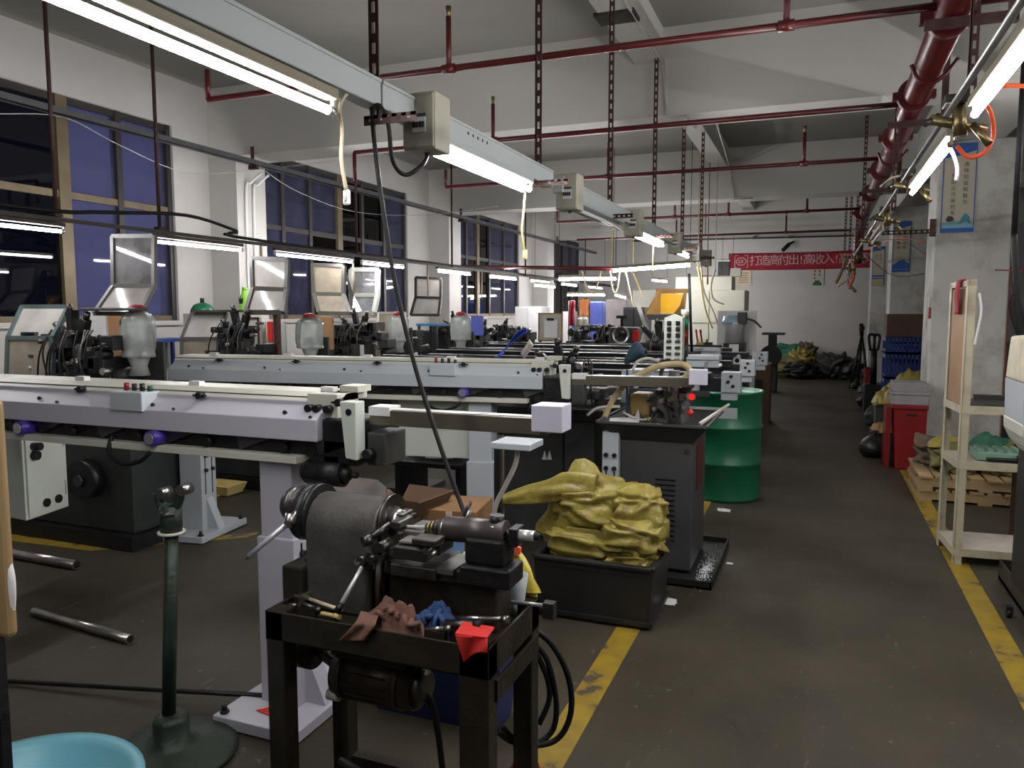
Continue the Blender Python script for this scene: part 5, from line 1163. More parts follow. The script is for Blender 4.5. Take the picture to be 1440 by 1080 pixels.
la = thing('bench_lathe', 'small dark manual bench lathe with a silver lever, in the foreground', 'machine', (-1.1, 1.95, .66))
MB().box(-1.44, 1.90, .656, -.80, 2.02, .80).build('lathe_base', M_bench, la, bevel=.008)
MB().box(-1.475, 1.84, .656, -1.40, 2.0, .79).build('headstock_plinth', M_bench, la, bevel=.006)
MB().box(-1.17, 1.87, .80, -.80, 2.01, .835).build('lathe_bed', M_steeldark, la, bevel=.003)
MB().box(L(580, 0).x, 1.85, .828, L(646, 0).x, 2.0, .84).build('bed_way', mat('dusty_steel_way', (.16, .16, .15), .5, .5, var=.2), la)
hx0, hx1 = L(445, 750).x, L(541, 750).x; hy, hz, hr = 1.955, .905, .092
pr = [(hy - hr, .66), (hy - hr, hz)] + [(hy - hr * math.cos(t), hz + hr * math.sin(t)) for t in [PI * k / 36 for k in range(1, 36)]] + [(hy + hr, hz), (hy + hr, .66)]
MB().prism([(hx0, y, z) for y, z in pr], (hx1 - hx0, 0, 0)).build('headstock', mat('dark_grey_cast_headstock', (.08, .077, .073), .42, .3, var=.35, scale=9, bump=.2), la, bevel=.008)
MB().cyl((hx1, hy, .93), (hx1 + .012, hy, .93), .08, n=28).build('spindle_flange', M_steeldark, la)
MB().cyl((hx1 + .012, hy, .93), (hx1 + .05, hy, .93), .045, .03, n=20).cyl((hx1 + .05, hy, .93), (hx1 + .065, hy, .93), .022, n=16).build('collet_nose', M_steel, la)
MB().cyl((hx0 - .02, hy, .93), (hx0, hy, .93), .09, n=28).build('rear_pulley_rim', M_black, la)
MB().cyl((hx0 - .07, hy, .925), (hx0 - .02, hy, .93), .085, n=28).build('rear_pulley', M_black, la)
MB().lathe([(.045, -.10), (.055, -.085), (.055, -.07), (.03, -.06), (.03, 0)], (hx0 - .02, hy - .01, .95), n=20, axis='X').build('collet_closer', M_steeldark, la)
a = L(402, 738, -.06); c = L(350, 782, -.1); MB().cyl(a, c, .009, .008, n=10).build('closer_lever', M_chrome, la); MB().cyl(c, c + (c - a).normalized() * .012, .007, .004, n=10).build('lever_tip', M_brass, la)
MB().tube([L(410, 735, -.05), L(420, 718, -.03), L(432, 706, 0)], .016, n=10).build('closer_yoke', M_steel, la); MB().cyl(L(405, 742, -.06), L(408, 722, -.05), .014, n=10).build('lever_clamp', M_steel, la)
# cross slide: stacked blocks and a tool post
def blk(x0, y0, x1, y1, ya, yb, name, m=M_steeldark, bv=.004):
    a, c = P(x0, y0, Y=ya), P(x1, y1, Y=ya); return MB().box(a.x, ya, c.z, c.x, yb, a.z).build(name, m, la, bevel=bv)
blk(548, 792, 612, 818, 1.84, 2.02, 'saddle'); blk(552, 768, 598, 792, 1.82, 2.0, 'cross_slide', M_steeldark); blk(560, 760, 600, 769, 1.84, 2.0, 'slide_top', mat('worn_flat_steel', (.20, .19, .18), .45, .7, var=.2))
blk(566, 745, 596, 762, 1.90, 2.02, 'top_slide', mat('grey_block', (.12, .12, .12), .5, .5, var=.2)); blk(578, 757, 612, 771, 1.80, 1.86, 'clamp_bar'); blk(596, 762, 618, 782, 1.86, 1.95, 'stop_block', M_black)
blk(553, 727, 570, 738, 1.93, 2.0, 'tool_post', M_black); blk(548, 733, 562, 745, 1.88, 1.96, 'tool_holder', M_steeldark); blk(552, 722, 566, 728, 1.93, 2.0, 'tool_post_cap', M_steeldark)
MB().cyl(L(520, 757, -.08), L(548, 738, -.02), .011, n=10).build('cross_feed_handle', M_steeldark, la); MB().cyl(L(521, 758, -.08), L(510, 762, -.1), .016, n=10).build('feed_knob', M_steeldark, la)
for (px, py, r_) in ((533, 772, .018), (534, 783, .012), (506, 790, .014), (520, 788, .012), (598, 775, .01), (604, 781, .008)): p = L(px, py, -.1); MB().cyl(p, p + Vector((.0, .06, 0)), r_, n=10).build('adjusting_screw', M_steeldark if r_ > .011 else M_steel, la)
MB().cyl(L(534, 768, -.06), L(531, 858, -.06), .010, n=10).build('vertical_rod', M_steel, la); MB().box(*(L(520, 862, -.07)), *(L(528, 800, -.05))).build('hanging_bar', M_black, la)
a, c = L(509, 797, -.1), L(473, 862, -.17); MB().cyl(a, c, .006, .0075, n=10).build('feed_lever', M_chrome, la); MB().cyl(c + (a - c).normalized() * .03, c, .009, .012, n=10).build('lever_knob', M_black, la); MB().cyl(L(502, 790, -.1), L(514, 790, -.06), .010, n=10).build('lever_hub', M_steel, la)
# tailstock
tz = L(680, 748).z
blk(645, 795, 716, 832, 1.86, 1.97, 'tailstock_foot', M_black, .006); blk(652, 755, 708, 800, 1.88, 1.97, 'tailstock_body', M_black, .01)
MB().cyl(L(628, 743).xyz, L(712, 750).xyz, .036, n=22).build('tailstock_barrel', mat('brown_grey_iron', (.075, .062, .062), .4, .4, var=.3), la)
MB().cyl(L(618, 743), L(630, 744), .022, .034, n=16).build('barrel_nose', M_steel, la)
for x, r_, m_ in ((601, .016, M_brass), (607, .020, M_brass), (613, .022, M_steeldark)): MB().cyl(L(x, 742), L(x + 6, 742.5), r_, n=14).build('quill_ring', m_, la)
MB().cyl(L(566, 740), L(602, 742), .005, n=8).build('drill_bit', M_gasket, la); MB().cyl(L(712, 750), L(722, 750), .012, n=10).build('rear_screw', M_steel, la)
a = L(718, 741); c = L(730, 768); MB().box(a.x, 1.90, c.z, c.x, 1.96, a.z).build('rear_clamp', M_black, la, bevel=.003); MB().cyl(L(730, 752), L(752, 754), .015, n=12).build('rear_handle', M_chrome, la); MB().cyl(L(752, 754), L(759, 755), .013, .008, n=12).build('handle_end', M_rubber, la)
MB().cyl(L(698, 740), L(699, 724), .020, n=14).build('oil_cap', M_black, la); MB().cyl(L(698, 742), L(698, 737), .028, n=14).build('oil_cap_flange', M_steel, la)
MB().cyl(L(652, 740), L(661, 718), .006, n=8).build('clamp_pin', M_steel, la)

# things lying on the bench
def ragfolds(b, c, rx, ry, h, seed, n):
    g = random.Random(seed); c = Vector(c)
    for k in range(n):
        x = g.uniform(-.7, .7) * rx; a0 = g.uniform(0, PI); w = g.uniform(.4, .8) * rx
        pts = [c + Vector((x + w * math.cos(a0) * t, ry * g.uniform(-1, .6), h * (1 - abs(x / rx) * .6) * (1 - t * t) * g.uniform(.75, 1.05))) for t in (-1, -.5, 0, .5, 1)]
        b.tube(pts, lambda t: .003 + .005 * math.sin(PI * t), n=7)
    return b
br = thing('brown_rag', 'crumpled brown rag draped over the front edge of the bench', 'rag', (-1.15, 1.8, BZ), 'rags on the bench')
p = P(556, 868, Y=1.80); b = crumple((p.x, 1.80, BZ - .04), .115, .06, .075, 21, 34, 30, 3.6, .6); ragfolds(b, (p.x + .01, 1.785, BZ - .02), .09, .035, .07, 31, 9).build('rag_heap', M_brownrag, br)
def drape(px0, px1, px2, px3, y0, y1, seed):
    def f(u, v):
        xt = px0 + (px1 - px0) * u; xb = px2 + (px3 - px2) * u; x = xt + (xb - xt) * v; y = y0 + (y1 - y0) * v + 5 * u * (1 - v)
        k = v * .999; yy = BY0 - .012 - .006 * math.sin(u * 7 + v * 2) + (.05 * (1 - v / .25) if v < .25 else 0)
        return P(x, y - (8 * (1 - v / .25) if v < .25 else 0), Y=yy)
    return MB().grid(f, 14, 14)
drape(508, 532, 476, 512, 868, 901, 1).build('rag_flap', M_brownrag, br, solid=.004)
bl = thing('blue_rag', 'crumpled blue rag beside the brown rag on the bench', 'rag', (-.97, 1.82, BZ), 'rags on the bench')
p = P(617, 872, Y=1.83); b = crumple((p.x, 1.83, BZ - .04), .08, .045, .08, 33, 28, 26, 3.4, .55); ragfolds(b, (p.x, 1.815, BZ - .02), .065, .03, .065, 37, 7).build('rag_heap', M_bluerag, bl)
rc = thing('red_cloth', 'bright red cloth hanging over the front right corner of the bench', 'cloth', (-.8, 1.71, .65))
def redf(u, v):
    top = (640 + 45 * u, 892 + 6 * u); bot = (652 + 33 * u, 932 - 14 * u - 6 * math.sin(u * PI)); x = top[0] + (bot[0] - top[0]) * v; y = top[1] + (bot[1] - top[1]) * v
    return P(x, y, Y=BY0 - .010 - .008 * math.sin(u * 6 + v * 3))
MB().grid(redf, 14, 12).build('cloth_sheet', M_red, rc, solid=.003); a, c = redf(0, 0), redf(1, 0); MB().quad(a + Vector((0, 0, 0)), c, c + Vector((0, .05, .008)), a + Vector((0, .05, .012)), .003).build('cloth_fold', M_red, rc)
hm = thing('hammer', 'small hammer with a pale handle lying on the left of the bench', 'hammer', P(430, 850, Y=1.83)); a, c = P(434, 846, Y=1.86), P(480, 858, Y=1.80)
a.z = max(a.z, BZ - .01); MB().cyl(a, c, .006, n=8).build('handle', M_cordwhite, hm); d = (c - a).normalized(); s = Vector((d.y, -d.x, 0)); MB().bar(a - s * .04 + Vector((0, 0, .012)), a + s * .045 + Vector((0, 0, .012)), .022, .024).build('hammer_head', M_steel, hm, bevel=.003)
tl = ['thick pale steel rod lying behind the rags', 'dark handled socket tool near the front right of the bench', 'small dark spanner near the red cloth', 'yellow screwdriver lying by the lever', 'short steel bit at the left of the bench', 'dark ring spanner at the left end of the bench']
for k, (p0, p1, r_, m_, Yt) in enumerate((((620, 868), (706, 871), .008, M_steel, 1.86), ((627, 877), (668, 880), .013, M_steeldark, 1.765), ((600, 885), (626, 884), .007, M_steel, 1.75), ((452, 862), (470, 866), .006, M_cordyellow, 1.77), ((424, 848), (444, 856), .008, M_steeldark, 1.80), ((400, 850), (420, 852), .008, M_steeldark, 1.82))):
    a, c = P(*p0, Y=Yt), P(*p1, Y=Yt); o = thing('hand_tool', tl[k], 'tool', a, 'hand tools on the bench'); MB().cyl(a, c, r_, r_ * .9, n=10).build('tool_shank', m_, o); MB().cyl(c, c + (c - a).normalized() * .02, r_ * 1.3, r_ * 1.3, n=10).build('tool_end', M_rubber if k == 1 else m_, o)
    q = (a + c) / 2; MB().box(q.x - .03, q.y - .01, BZ - .044, q.x + .03, q.y + .01, q.z - r_ * .5).build('tool_rest', M_bench, o)
sr = thing('steel_rod', 'bright steel rod poking out over the right end of the bench', 'rod', P(712, 846, Y=2.04)); MB().cyl(P(706, 845, Y=2.04), P(778, 853, Y=2.0), .006, n=8).build('rod', M_chrome, sr); p = P(772, 862, Y=2.0); MB().box(p.x - .016, 1.99, p.z - .015, p.x + .016, 2.02, p.z + .03).build('rod_clip', M_steeldark, sr)
wc = thing('white_cup', 'pale blue white plastic cup standing on the right end of the bench', 'cup', P(726, 845, Y=2.05)); p = P(727, 847, Y=2.06)
MB().lathe([(.022, 0), (.034, .085), (.031, .085), (.020, .004), (0, .004)], (p.x, 2.06, p.z), n=20, close=False).build('cup_body', M_silver2, wc); MB().cyl((p.x, 2.06, BZ - .042), (p.x, 2.06, p.z + .003), .022, n=14).build('cup_base', M_silver2, wc)
yb = thing('printed_bag', 'yellow printed plastic bag with an orange mouth behind the white cup', 'bag', P(735, 830, Y=2.1)); 
def bagf(u, v):
    q = u * 2 * PI; x = 724 + 20 * math.sin(v * 1.25) + 0; y = 772 + 62 * v; w = 4 + 13 * v ** .7 + 2 * math.sin(q * 3 + v * 7)
    return P(x + w * math.cos(q), y, Y=2.13 + .03 * math.sin(q) * (.4 + v))
def bag_mat():
    m = mat('yellow_printed_plastic', (.60, .50, .05), .35, var=.08, scale=10, dirt=(.35, .16, .03), dirt_amt=.9, dirt_scale=22); return m
MB().grid(bagf, 20, 18).build('bag_body', bag_mat(), yb); p = P(723, 775, Y=2.12); MB().prism([P(718, 778, Y=2.10), P(731, 780, Y=2.10), P(732, 771, Y=2.10), P(725, 768, Y=2.10)], (0, .01, 0)).build('bag_mouth', M_orange, yb)
p = P(738, 834, Y=2.13); MB().box(p.x - .03, 2.10, BZ - .042, p.x + .03, 2.16, p.z + .005).build('bag_base', bag_mat(), yb)
bt_ = thing('blue_scoop', 'translucent light blue plastic tray standing behind the tailstock', 'tray', P(630, 775, Y=2.04))
MB().prism([P(613, 757, Y=2.05), P(618, 784, Y=2.04), P(652, 785, Y=2.04), P(652, 748, Y=2.06), P(625, 752, Y=2.06)], (0, .006, 0)).build('tray_face', glass('blue_translucent_plastic', (.35, .55, .85), .2, milk=.7, milk_col=(.30, .46, .68)), bt_)
MB().prism([P(618, 783, Y=2.0), P(652, 784, Y=2.0), P(652, 788, Y=2.0), P(620, 787, Y=2.0)], (0, .06, 0)).build('tray_lip', M_silver2, bt_)
# black power cables coiled at the right of the bench
cc = thing('coiled_cable', 'loops of black cable hanging from the right side of the bench', 'cable', P(750, 890, Y=2.1))
MB().tube([P(752, 886, Y=2.16), P(775, 905, Y=2.18), P(797, 945, Y=2.2), P(804, 990, Y=2.2), P(795, 1025, Y=2.18), P(775, 1044, Y=2.15), P(740, 1048, Y=2.1), P(715, 1040, Y=2.05), P(700, 1028, Y=2.0)], .0095).build('cable_loop', M_rubber, cc)
MB().tube([P(752, 905, Y=2.16), P(770, 930, Y=2.17), P(782, 985, Y=2.18), P(778, 1025, Y=2.17), P(755, 1045, Y=2.13), P(730, 1045, Y=2.08), P(704, 1020, Y=2.03)], .009).build('cable_loop', M_rubber, cc)
MB().tube([P(755, 920, Y=2.16), P(770, 955, Y=2.17), P(772, 985, Y=2.17), P(758, 1018, Y=2.15)], .009).build('cable_loop', M_rubber, cc)
mcab = thing('motor_cable', 'black cable dropping from the motor to the floor under the bench', 'cable', L(592, 965)); MB().tube([L(588, 962), L(606, 985), L(616, 1030), L(622, 1080, .05), P(626, 1120, Y=1.98)], .010).build('cable_strand', M_rubber, mcab)
bc = thing('blue_bin', 'dark blue plastic bin on the floor behind the bench', 'bin', (-1.1, 2.5, 0))
b = MB(); x0, x1, y0, y1 = -1.58, -1.02, 2.46, 2.66; lo = [(x0 + .03, y0 + .03, .005), (x1 - .03, y0 + .03, .005), (x1 - .03, y1 - .03, .005), (x0 + .03, y1 - .03, .005)]; hi = [(x0, y0, .36), (x1, y0, .36), (x1, y1, .36), (x0, y1, .36)]
b._add(lo + hi, [(0, 1, 5, 4), (1, 2, 6, 5), (2, 3, 7, 6), (3, 0, 4, 7), (0, 3, 2, 1)]); M_bb = mat('dark_blue_bin_plastic', (.010, .020, .085), .5); b.build('bin_body', M_bb, bc, solid=.01); b = MB()
for p, q in zip(hi, hi[1:] + hi[:1]): b.bar(p, q, .03, .02)
b.build('bin_rim', M_bb, bc)
o = thing('red_wire_bundle', 'red crumpled plastic on the floor behind the bench right leg', 'litter', (-.82, 2.3, 0)); crumple((-.86, 2.3, .001), .05, .05, .14, 55, 14, 14).build('plastic_crumple', M_redplastic, o)

# floor stand with a forked head, basin, loose bars
fs = thing('roller_stand', 'dark green cast iron stand with a forked head on a round base', 'stand', (-2.03, 1.98, 0))
sx, sy = -2.085, 1.95
MB().lathe([(.22, 0), (.22, .015), (.20, .03), (.10, .045), (.06, .055), (.06, .13), (.052, .145), (.03, .15), (.03, .15)], (sx + .03, sy, 0), n=36).build('round_base', M_standgreen, fs)
p = P(241, 745, Y=sy); MB().cyl((sx + .02, sy, .13), (p.x, sy, p.z), .023, n=16).build('stand_pole', M_standgreen, fs)
MB().cyl((p.x, sy, p.z - .005), (p.x, sy, p.z + .085), .036, n=16).build('head_collar', M_standgreen, fs); MB().cyl((p.x, sy, p.z - .012), (p.x, sy, p.z - .004), .045, n=18).build('collar_ring', M_gasket, fs)
MB().tube([P(222, 692, Y=sy), P(226, 708, Y=sy), P(238, 716, Y=sy), P(250, 708, Y=sy), P(254, 689, Y=sy)], .016, n=10).build('fork', M_standgreen, fs)
for q_ in ((224, 695), (253, 690)): p2 = P(*q_, Y=sy - .02); MB().cyl(p2, p2 + Vector((0, .045, 0)), .019, n=14).build('fork_roller', M_steel, fs)
p2 = P(226, 725, Y=sy - .04); MB().cyl(p2, p2 + Vector((.03, .03, .0)), .012, n=8).build('lock_screw', M_steeldark, fs)
ba = thing('wash_basin', 'light blue plastic basin at the bottom left corner with pale scraps inside', 'basin', (-2.1, 1.35, 0))
bcx, bcy = -2.09, 1.41
MB().lathe([(.22, .004), (.315, .15), (.34, .16), (.34, .168), (.31, .165), (.30, .15), (.21, .012), (0, .012)], (bcx, bcy, 0), n=48, close=False).build('basin_body', M_cyan, ba)
rng = random.Random(4); b = MB()
for k in range(420):
    r_ = .2 * math.sqrt(rng.random()); q = rng.random() * 2 * PI; x, y, z = bcx + r_ * math.cos(q), bcy + r_ * math.sin(q), .02 + rng.random() * .05; s = rng.uniform(.005, .012)
    b.cyl((x, y, z), (x + s, y + s * .4, z + s), .004, n=5)
w = b.build('small_parts', M_gasket, ba); w['kind'] = 'stuff'
for l, p0, p1, r_, m_, hol in (('short scuffed steel pipe on the floor left of the green stand', P(48, 860, Z=.022), P(183, 899, Z=.022), .022, M_steel, 1), ('dark steel pipe on the floor at the left edge', P(-30, 770, Z=.03), P(108, 794, Z=.03), .03, M_steel, 1), ('long thin black rod on the floor behind the green stand', P(-20, 956, Z=.012), P(455, 983, Z=.062), .010, M_black, 0)):
    o = thing('steel_pipe', l, 'pipe', p0, 'loose bars on the floor'); d = (p1 - p0).normalized(); b = MB(); b.tube([p0, p1], r_, n=16, smooth_path=False); b.build('pipe_wall', m_, o)
    if hol: MB().cyl(p1, p1 + d * .002, r_ * .78, n=14).build('pipe_bore', M_black, o)
    else:
        MB().cyl(p1, p1 + Vector((.03, .06, .02)), .012, n=8).build('rod_grip', M_rubber, o)
o = thing('red_paper', 'red orange paper on the base plate of the nearest feeder leg', 'paper', P(385, 1002, Z=.052)); q = [P(360, 999, Z=.052), P(392, 992, Z=.052), P(416, 1002, Z=.052), P(394, 1013, Z=.052)]; MB().prism(q, (0, 0, .002)).build('sheet', M_orange if 0 else M_red, o)
wp = thing('wooden_cart', 'plain wooden panel with a rounded white edge cut by the left picture border', 'cart', P(0, 900, Y=.98))
a, c = P(-60, 560, Y=.98), P(11, 900, Y=.98)
MB().box(a.x, .98, c.z, c.x, 1.005, a.z).build('wood_panel', mat('yellow_plain_wood', (.30, .20, .09), .6, var=.15, scale=3), wp, bevel=.01)
MB().tube([P(4, 770, Y=.995), P(15, 812, Y=.995), P(15, 860, Y=.995), P(5, 888, Y=.995)], .008).build('white_edge', M_white, wp)
for x in (a.x + .03, P(-4, 1000, Y=.98).x): MB().box(x - .02, .982, 0, x + .004, 1.002, c.z).build('leg', M_black, wp)

# ================================================================== RIGHT-HAND SIDE
rk = thing('shelf_rack', 'cream angle iron rack with three shelves and a wooden back board', 'rack', (1.0, 5.5, 0)); rk.rotation_euler = (0, 0, .08)
rx0, rx1, ry0, ry1 = .81, 1.27, 5.30, 5.74
for x, y, z1 in ((rx0, ry0, 1.74), (rx0, ry1, 1.73), (rx1, ry0, 1.0), (rx1, ry1, 1.0)):
    b = MB(); s = 1 if x == rx0 else -1; t = 1 if y == ry0 else -1
    b.box(min(x, x + s * .045), min(y, y + t * .005), 0, max(x, x + s * .045), max(y, y + t * .005), z1); b.box(min(x, x + s * .005), min(y, y + t * .045), 0, max(x, x + s * .005), max(y, y + t * .045), z1); b.build('angle_post', M_creamframe if not (x == rx1 and y == ry1) else M_rust, rk)
M_shelf = mat('dusty_shelf_board', (.42, .39, .33), .7, var=.12, scale=4, dirt=(.16, .13, .10), dirt_amt=.6, dirt_scale=3)
for z in (.10, .64, .98):
    MB().box(rx0 + .006, ry0 + .006, z - .02, rx1 - .006, ry1 - .006, z).build('shelf_board', M_shelf, rk); b = MB()
    b.box(rx0, ry0 - .003, z - .045, rx1, ry0 + .004, z + .004).box(rx0 - .003, ry0, z - .045, rx0 + .004, ry1, z + .004); b.build('shelf_edge', M_creamframe, rk)
MB().box(rx0, ry0, 1.70, rx0 + .04, ry1, 1.735).build('top_bar', M_creamframe, rk)
MB().box(rx0 + .008, ry0 + .045, .985, rx0 + .022, ry1 - .03, 1.69).build('wooden_board', mat('orange_brown_board', (.30, .165, .07), .6, var=.25, scale=2.5), rk)
o = thing('red_rag', 'dark red cloth hung over the top of the cream rack', 'cloth', (rx0, 5.5, 1.74)); ya, yb_ = 5.40, 5.52
MB().grid(lambda u, v: Vector((rx0 - .012 + (.05 * (1 - v / .2) if v < .2 else .004 * math.sin(9 * v)), ya + (yb_ - ya) * u + .02 * v, 1.742 - (0 if v < .2 else (v - .2) * .26))), 8, 12).build('cloth_folds', M_banner, o, solid=.008)
o = thing('green_crate', 'flat green plastic tray on the middle shelf of the cream rack', 'tray', (1.05, 5.45, .64)); MB().box(.93, 5.36, .645, 1.25, 5.6, .695).build('tray_body', mat('dusty_green_plastic', (.16, .28, .20), .5, var=.15), o, bevel=.006); b = MB()
for k in range(6): b.box(.95 + k * .05, 5.38, .695, .975 + k * .05, 5.58, .71)
b.build('tray_ribs', MATS['dusty_green_plastic'], o)
o = thing('air_gun', 'black air gun lying on the middle shelf of the cream rack', 'tool', (1.1, 5.33, .65)); MB().cyl((.98, 5.335, .66), (1.26, 5.345, .662), .012, n=8).build('gun_barrel', M_black, o); MB().box(1.14, 5.325, .645, 1.18, 5.355, .69).build('gun_grip', M_black, o)
o = thing('steel_sheet', 'grey dusty steel sheet on the top shelf of the cream rack', 'sheet', (1.05, 5.5, .98)); MB().box(.87, 5.34, .982, 1.26, 5.70, .99).build('sheet', M_steeldark, o); MB().box(.95, 5.65, .99, 1.2, 5.69, 1.02).build('sheet_lip', M_steeldark, o)
pv = thing('hooked_strap', 'pale torn plastic strap hanging on the right of the rack post', 'strap', (.87, 5.29, 1.6)); MB().tube([(.885, 5.29, 1.66), (.90, 5.285, 1.55), (.885, 5.285, 1.42), (.875, 5.285, 1.35)], .008, n=6).build('strap', M_white, pv)

def pallet(label, z0, x0=.82, y0=7.0, w=.95, d=.85):
    r = thing('wooden_pallet', label, 'pallet', (x0, y0, z0), 'stacked wooden pallets')
    rng = random.Random(int(z0 * 100) + 3)
    for k in range(8): MB().box(x0 + k * (w - .1) / 7, y0 + rng.uniform(-.012, .012), z0 + .085, x0 + k * (w - .1) / 7 + .1, y0 + d, z0 + .104).build('deck_board', M_pallet, r)
    for k in range(3): MB().box(x0 + .015, y0 + .01 + k * (d - .07) / 2, z0 + .018, x0 + w, y0 + .06 + k * (d - .07) / 2, z0 + .085).build('stringer', M_pallet, r)
    for k in range(3): MB().box(x0 + k * (w - .1) / 2, y0 + .004, z0, x0 + k * (w - .1) / 2 + .1, y0 + d, z0 + .018).build('bottom_board', M_pallet, r)
    return r
pallet('lower wooden pallet on the right aisle line', .0); pallet('upper wooden pallet stacked behind the cream rack', .107)
GS = 'sacks on the pallets'
M_olivebag = mat('olive_sack_cloth', (.13, .115, .035), .6, var=.3, scale=6, bump=.3)
M_brownbag = mat('brown_rubbish_cloth', (.10, .07, .045), .7, var=.3, scale=6, bump=.3)
sack('filled_sack', 'olive sack on the pallets behind the rack posts', (1.12, 7.35, .31), (.17, .2, .13), [((0, -.5, .8), .2, 6)], 12, fold=.03, m=M_olivebag, group=GS)
sack('filled_sack', 'dark brown sack at the pallet corner', (.98, 7.55, .31), (.12, .15, .11), [((-.5, 0, .9), .3, 8)], 13, fold=.03, m=M_brownbag, group=GS)
sack('filled_sack', 'second olive sack farther right on the pallets', (1.45, 7.4, .31), (.16, .2, .13), [((.3, 0, .9), .25, 7)], 14, fold=.03, m=M_olivebag, group=GS)
o = thing('yellow_cloth', 'yellow plastic cloth spread on the sacks left of the rack post', 'cloth', (1.1, 7.5, .45)); crumple((1.08, 7.45, .405), .16, .16, .09, 61, 22, 22, 3.5, .6).build('cloth_folds', M_yellowbag, o)
o = thing('green_cloth', 'dark green plastic cloth spread on the sacks right of the rack post', 'cloth', (1.4, 7.4, .45)); crumple((1.40, 7.4, .405), .20, .16, .11, 62, 24, 24, 3.5, .6).build('cloth_folds', M_green, o)

rb = thing('red_box', 'tall red plastic box standing by the near pillar', 'box', (.87, 8.5, 0)); b = MB()
b.prism([(.76, 8.36, .0), (1.02, 8.36, .0), (1.02, 8.36, .62), (.73, 8.36, .62)], (0, .3, 0)); b.build('box_body', M_redplastic, rb, bevel=.01); MB().box(.71, 8.34, .60, 1.03, 8.68, .64).build('box_rim', M_redplastic, rb, bevel=.006); MB().box(.84, 8.352, .535, .93, 8.36, .555).build('hand_slot', M_black, rb)
MB().box(.67, 8.46, .0, .715, 8.8, .60).build('side_panel', M_redplastic, rb)
gc = thing('grey_crate', 'grey plastic crate on top of the red box', 'crate', (.87, 8.5, .64)); MB().box(.70, 8.35, .641, 1.03, 8.70, .74).build('crate_body', mat('grey_crate_plastic', (.30, .28, .29), .5, var=.1), gc, bevel=.008); MB().box(.69, 8.34, .74, 1.03, 8.71, .765).build('crate_rim', MATS['grey_crate_plastic'], gc, bevel=.006); MB().box(.71, 8.36, .765, 1.02, 8.69, .86).build('crate_upper', MATS['grey_crate_plastic'], gc, bevel=.008)
def lattice_crate(label, x0, y0, z0, w, d, h, m):
    r = thing('lattice_crate', label, 'crate', (x0, y0, z0), 'blue plastic crates beyond the near pillar'); t = .012
    MB().box(x0, y0, z0, x0 + w, y0 + d, z0 + .02).build('crate_floor', m, r); b = MB()
    b.box(x0, y0, z0 + h - .05, x0 + w, y0 + t, z0 + h).box(x0, y0, z0, x0 + t, y0 + d, z0 + .05).box(x0, y0, z0 + h - .05, x0 + t, y0 + d, z0 + h).box(x0 + w - t, y0, z0, x0 + w, y0 + d, z0 + h).box(x0, y0 + d - t, z0, x0 + w, y0 + d, z0 + h).box(x0, y0, z0, x0 + w, y0 + t, z0 + .05); b.build('crate_frame', m, r)
    n = int(w / .045)
    for k in range(n + 1): MB().box(x0 + k * (w - .012) / n, y0, z0, x0 + .012 + k * (w - .012) / n, y0 + t, z0 + h).build('crate_slat', m, r)
    MB().box(x0, y0, z0 + h * .5, x0 + w, y0 + t, z0 + h * .5 + .02).build('crate_bar', m, r)
    return r
lattice_crate('blue lattice crate above the yellow scrap', .80, 10.6, .72, .75, .5, .30, M_bluecrate); lattice_crate('blue lattice crate stacked on top under the brown carton', .80, 10.62, 1.03, .75, .5, .20, M_bluecrate); lattice_crate('blue lattice crate at the bottom of the stack', .80, 10.6, .36, .75, .5, .35, M_bluecrate); lattice_crate('lowest blue lattice crate on the floor', .80, 10.6, .0, .75, .5, .35, M_bluecrate)
o = thing('brown_carton', 'brown carton lying on the blue crates', 'box', (1.1, 10.8, 1.23)); MB().box(.80, 10.62, 1.235, 1.5, 11.05, 1.52).build('carton_body', mat('dark_brown_carton', (.10, .06, .035), .8, var=.15), o, bevel=.004); MB().box(.80, 10.615, 1.37, 1.5, 10.62, 1.39).build('carton_tape', M_carddark, o)
for k, (x, y, z, rx_, h_, l, m_) in enumerate(((1.02, 9.6, .62, .30, .24, 'yellow scrap sack heaped before the blue crates', M_yellowbag), (.76, 9.5, .52, .16, .18, 'small yellow bag beside the grey crate', M_yellowbag), (.72, 9.45, .22, .12, .16, 'orange brown bag low beside the grey crate', mat('orange_brown_bag', (.35, .20, .06), .6, var=.25, bump=.3)))):
    o = thing('scrap_bag', l, 'bag', (x, y, z - .1), 'scrap bags beyond the red box'); crumple((x, y, z), rx_, .2, h_, 70 + k, 22, 20, 3.2, .55).build('bag_folds', m_, o); MB().box(x - rx_ * .8, y - .14, 0, x + rx_ * .8, y + .14, z + .03).build('bag_support', M_dark, o, bevel=.02)
bk = thing('black_bag', 'black rubbish bag on the floor left of the red box', 'bag', (.62, 8.9, 0)); MB().lathe([(.02, .0), (.11, .01), (.145, .06), (.14, .13), (.10, .19), (.05, .22), (.03, .25), (.05, .28), (.0, .27)], (.60, 9.0, 0), n=20).build('bag_folds', mat('black_rubbish_film', (.008, .008, .009), .35, var=.3, bump=.6), bk)
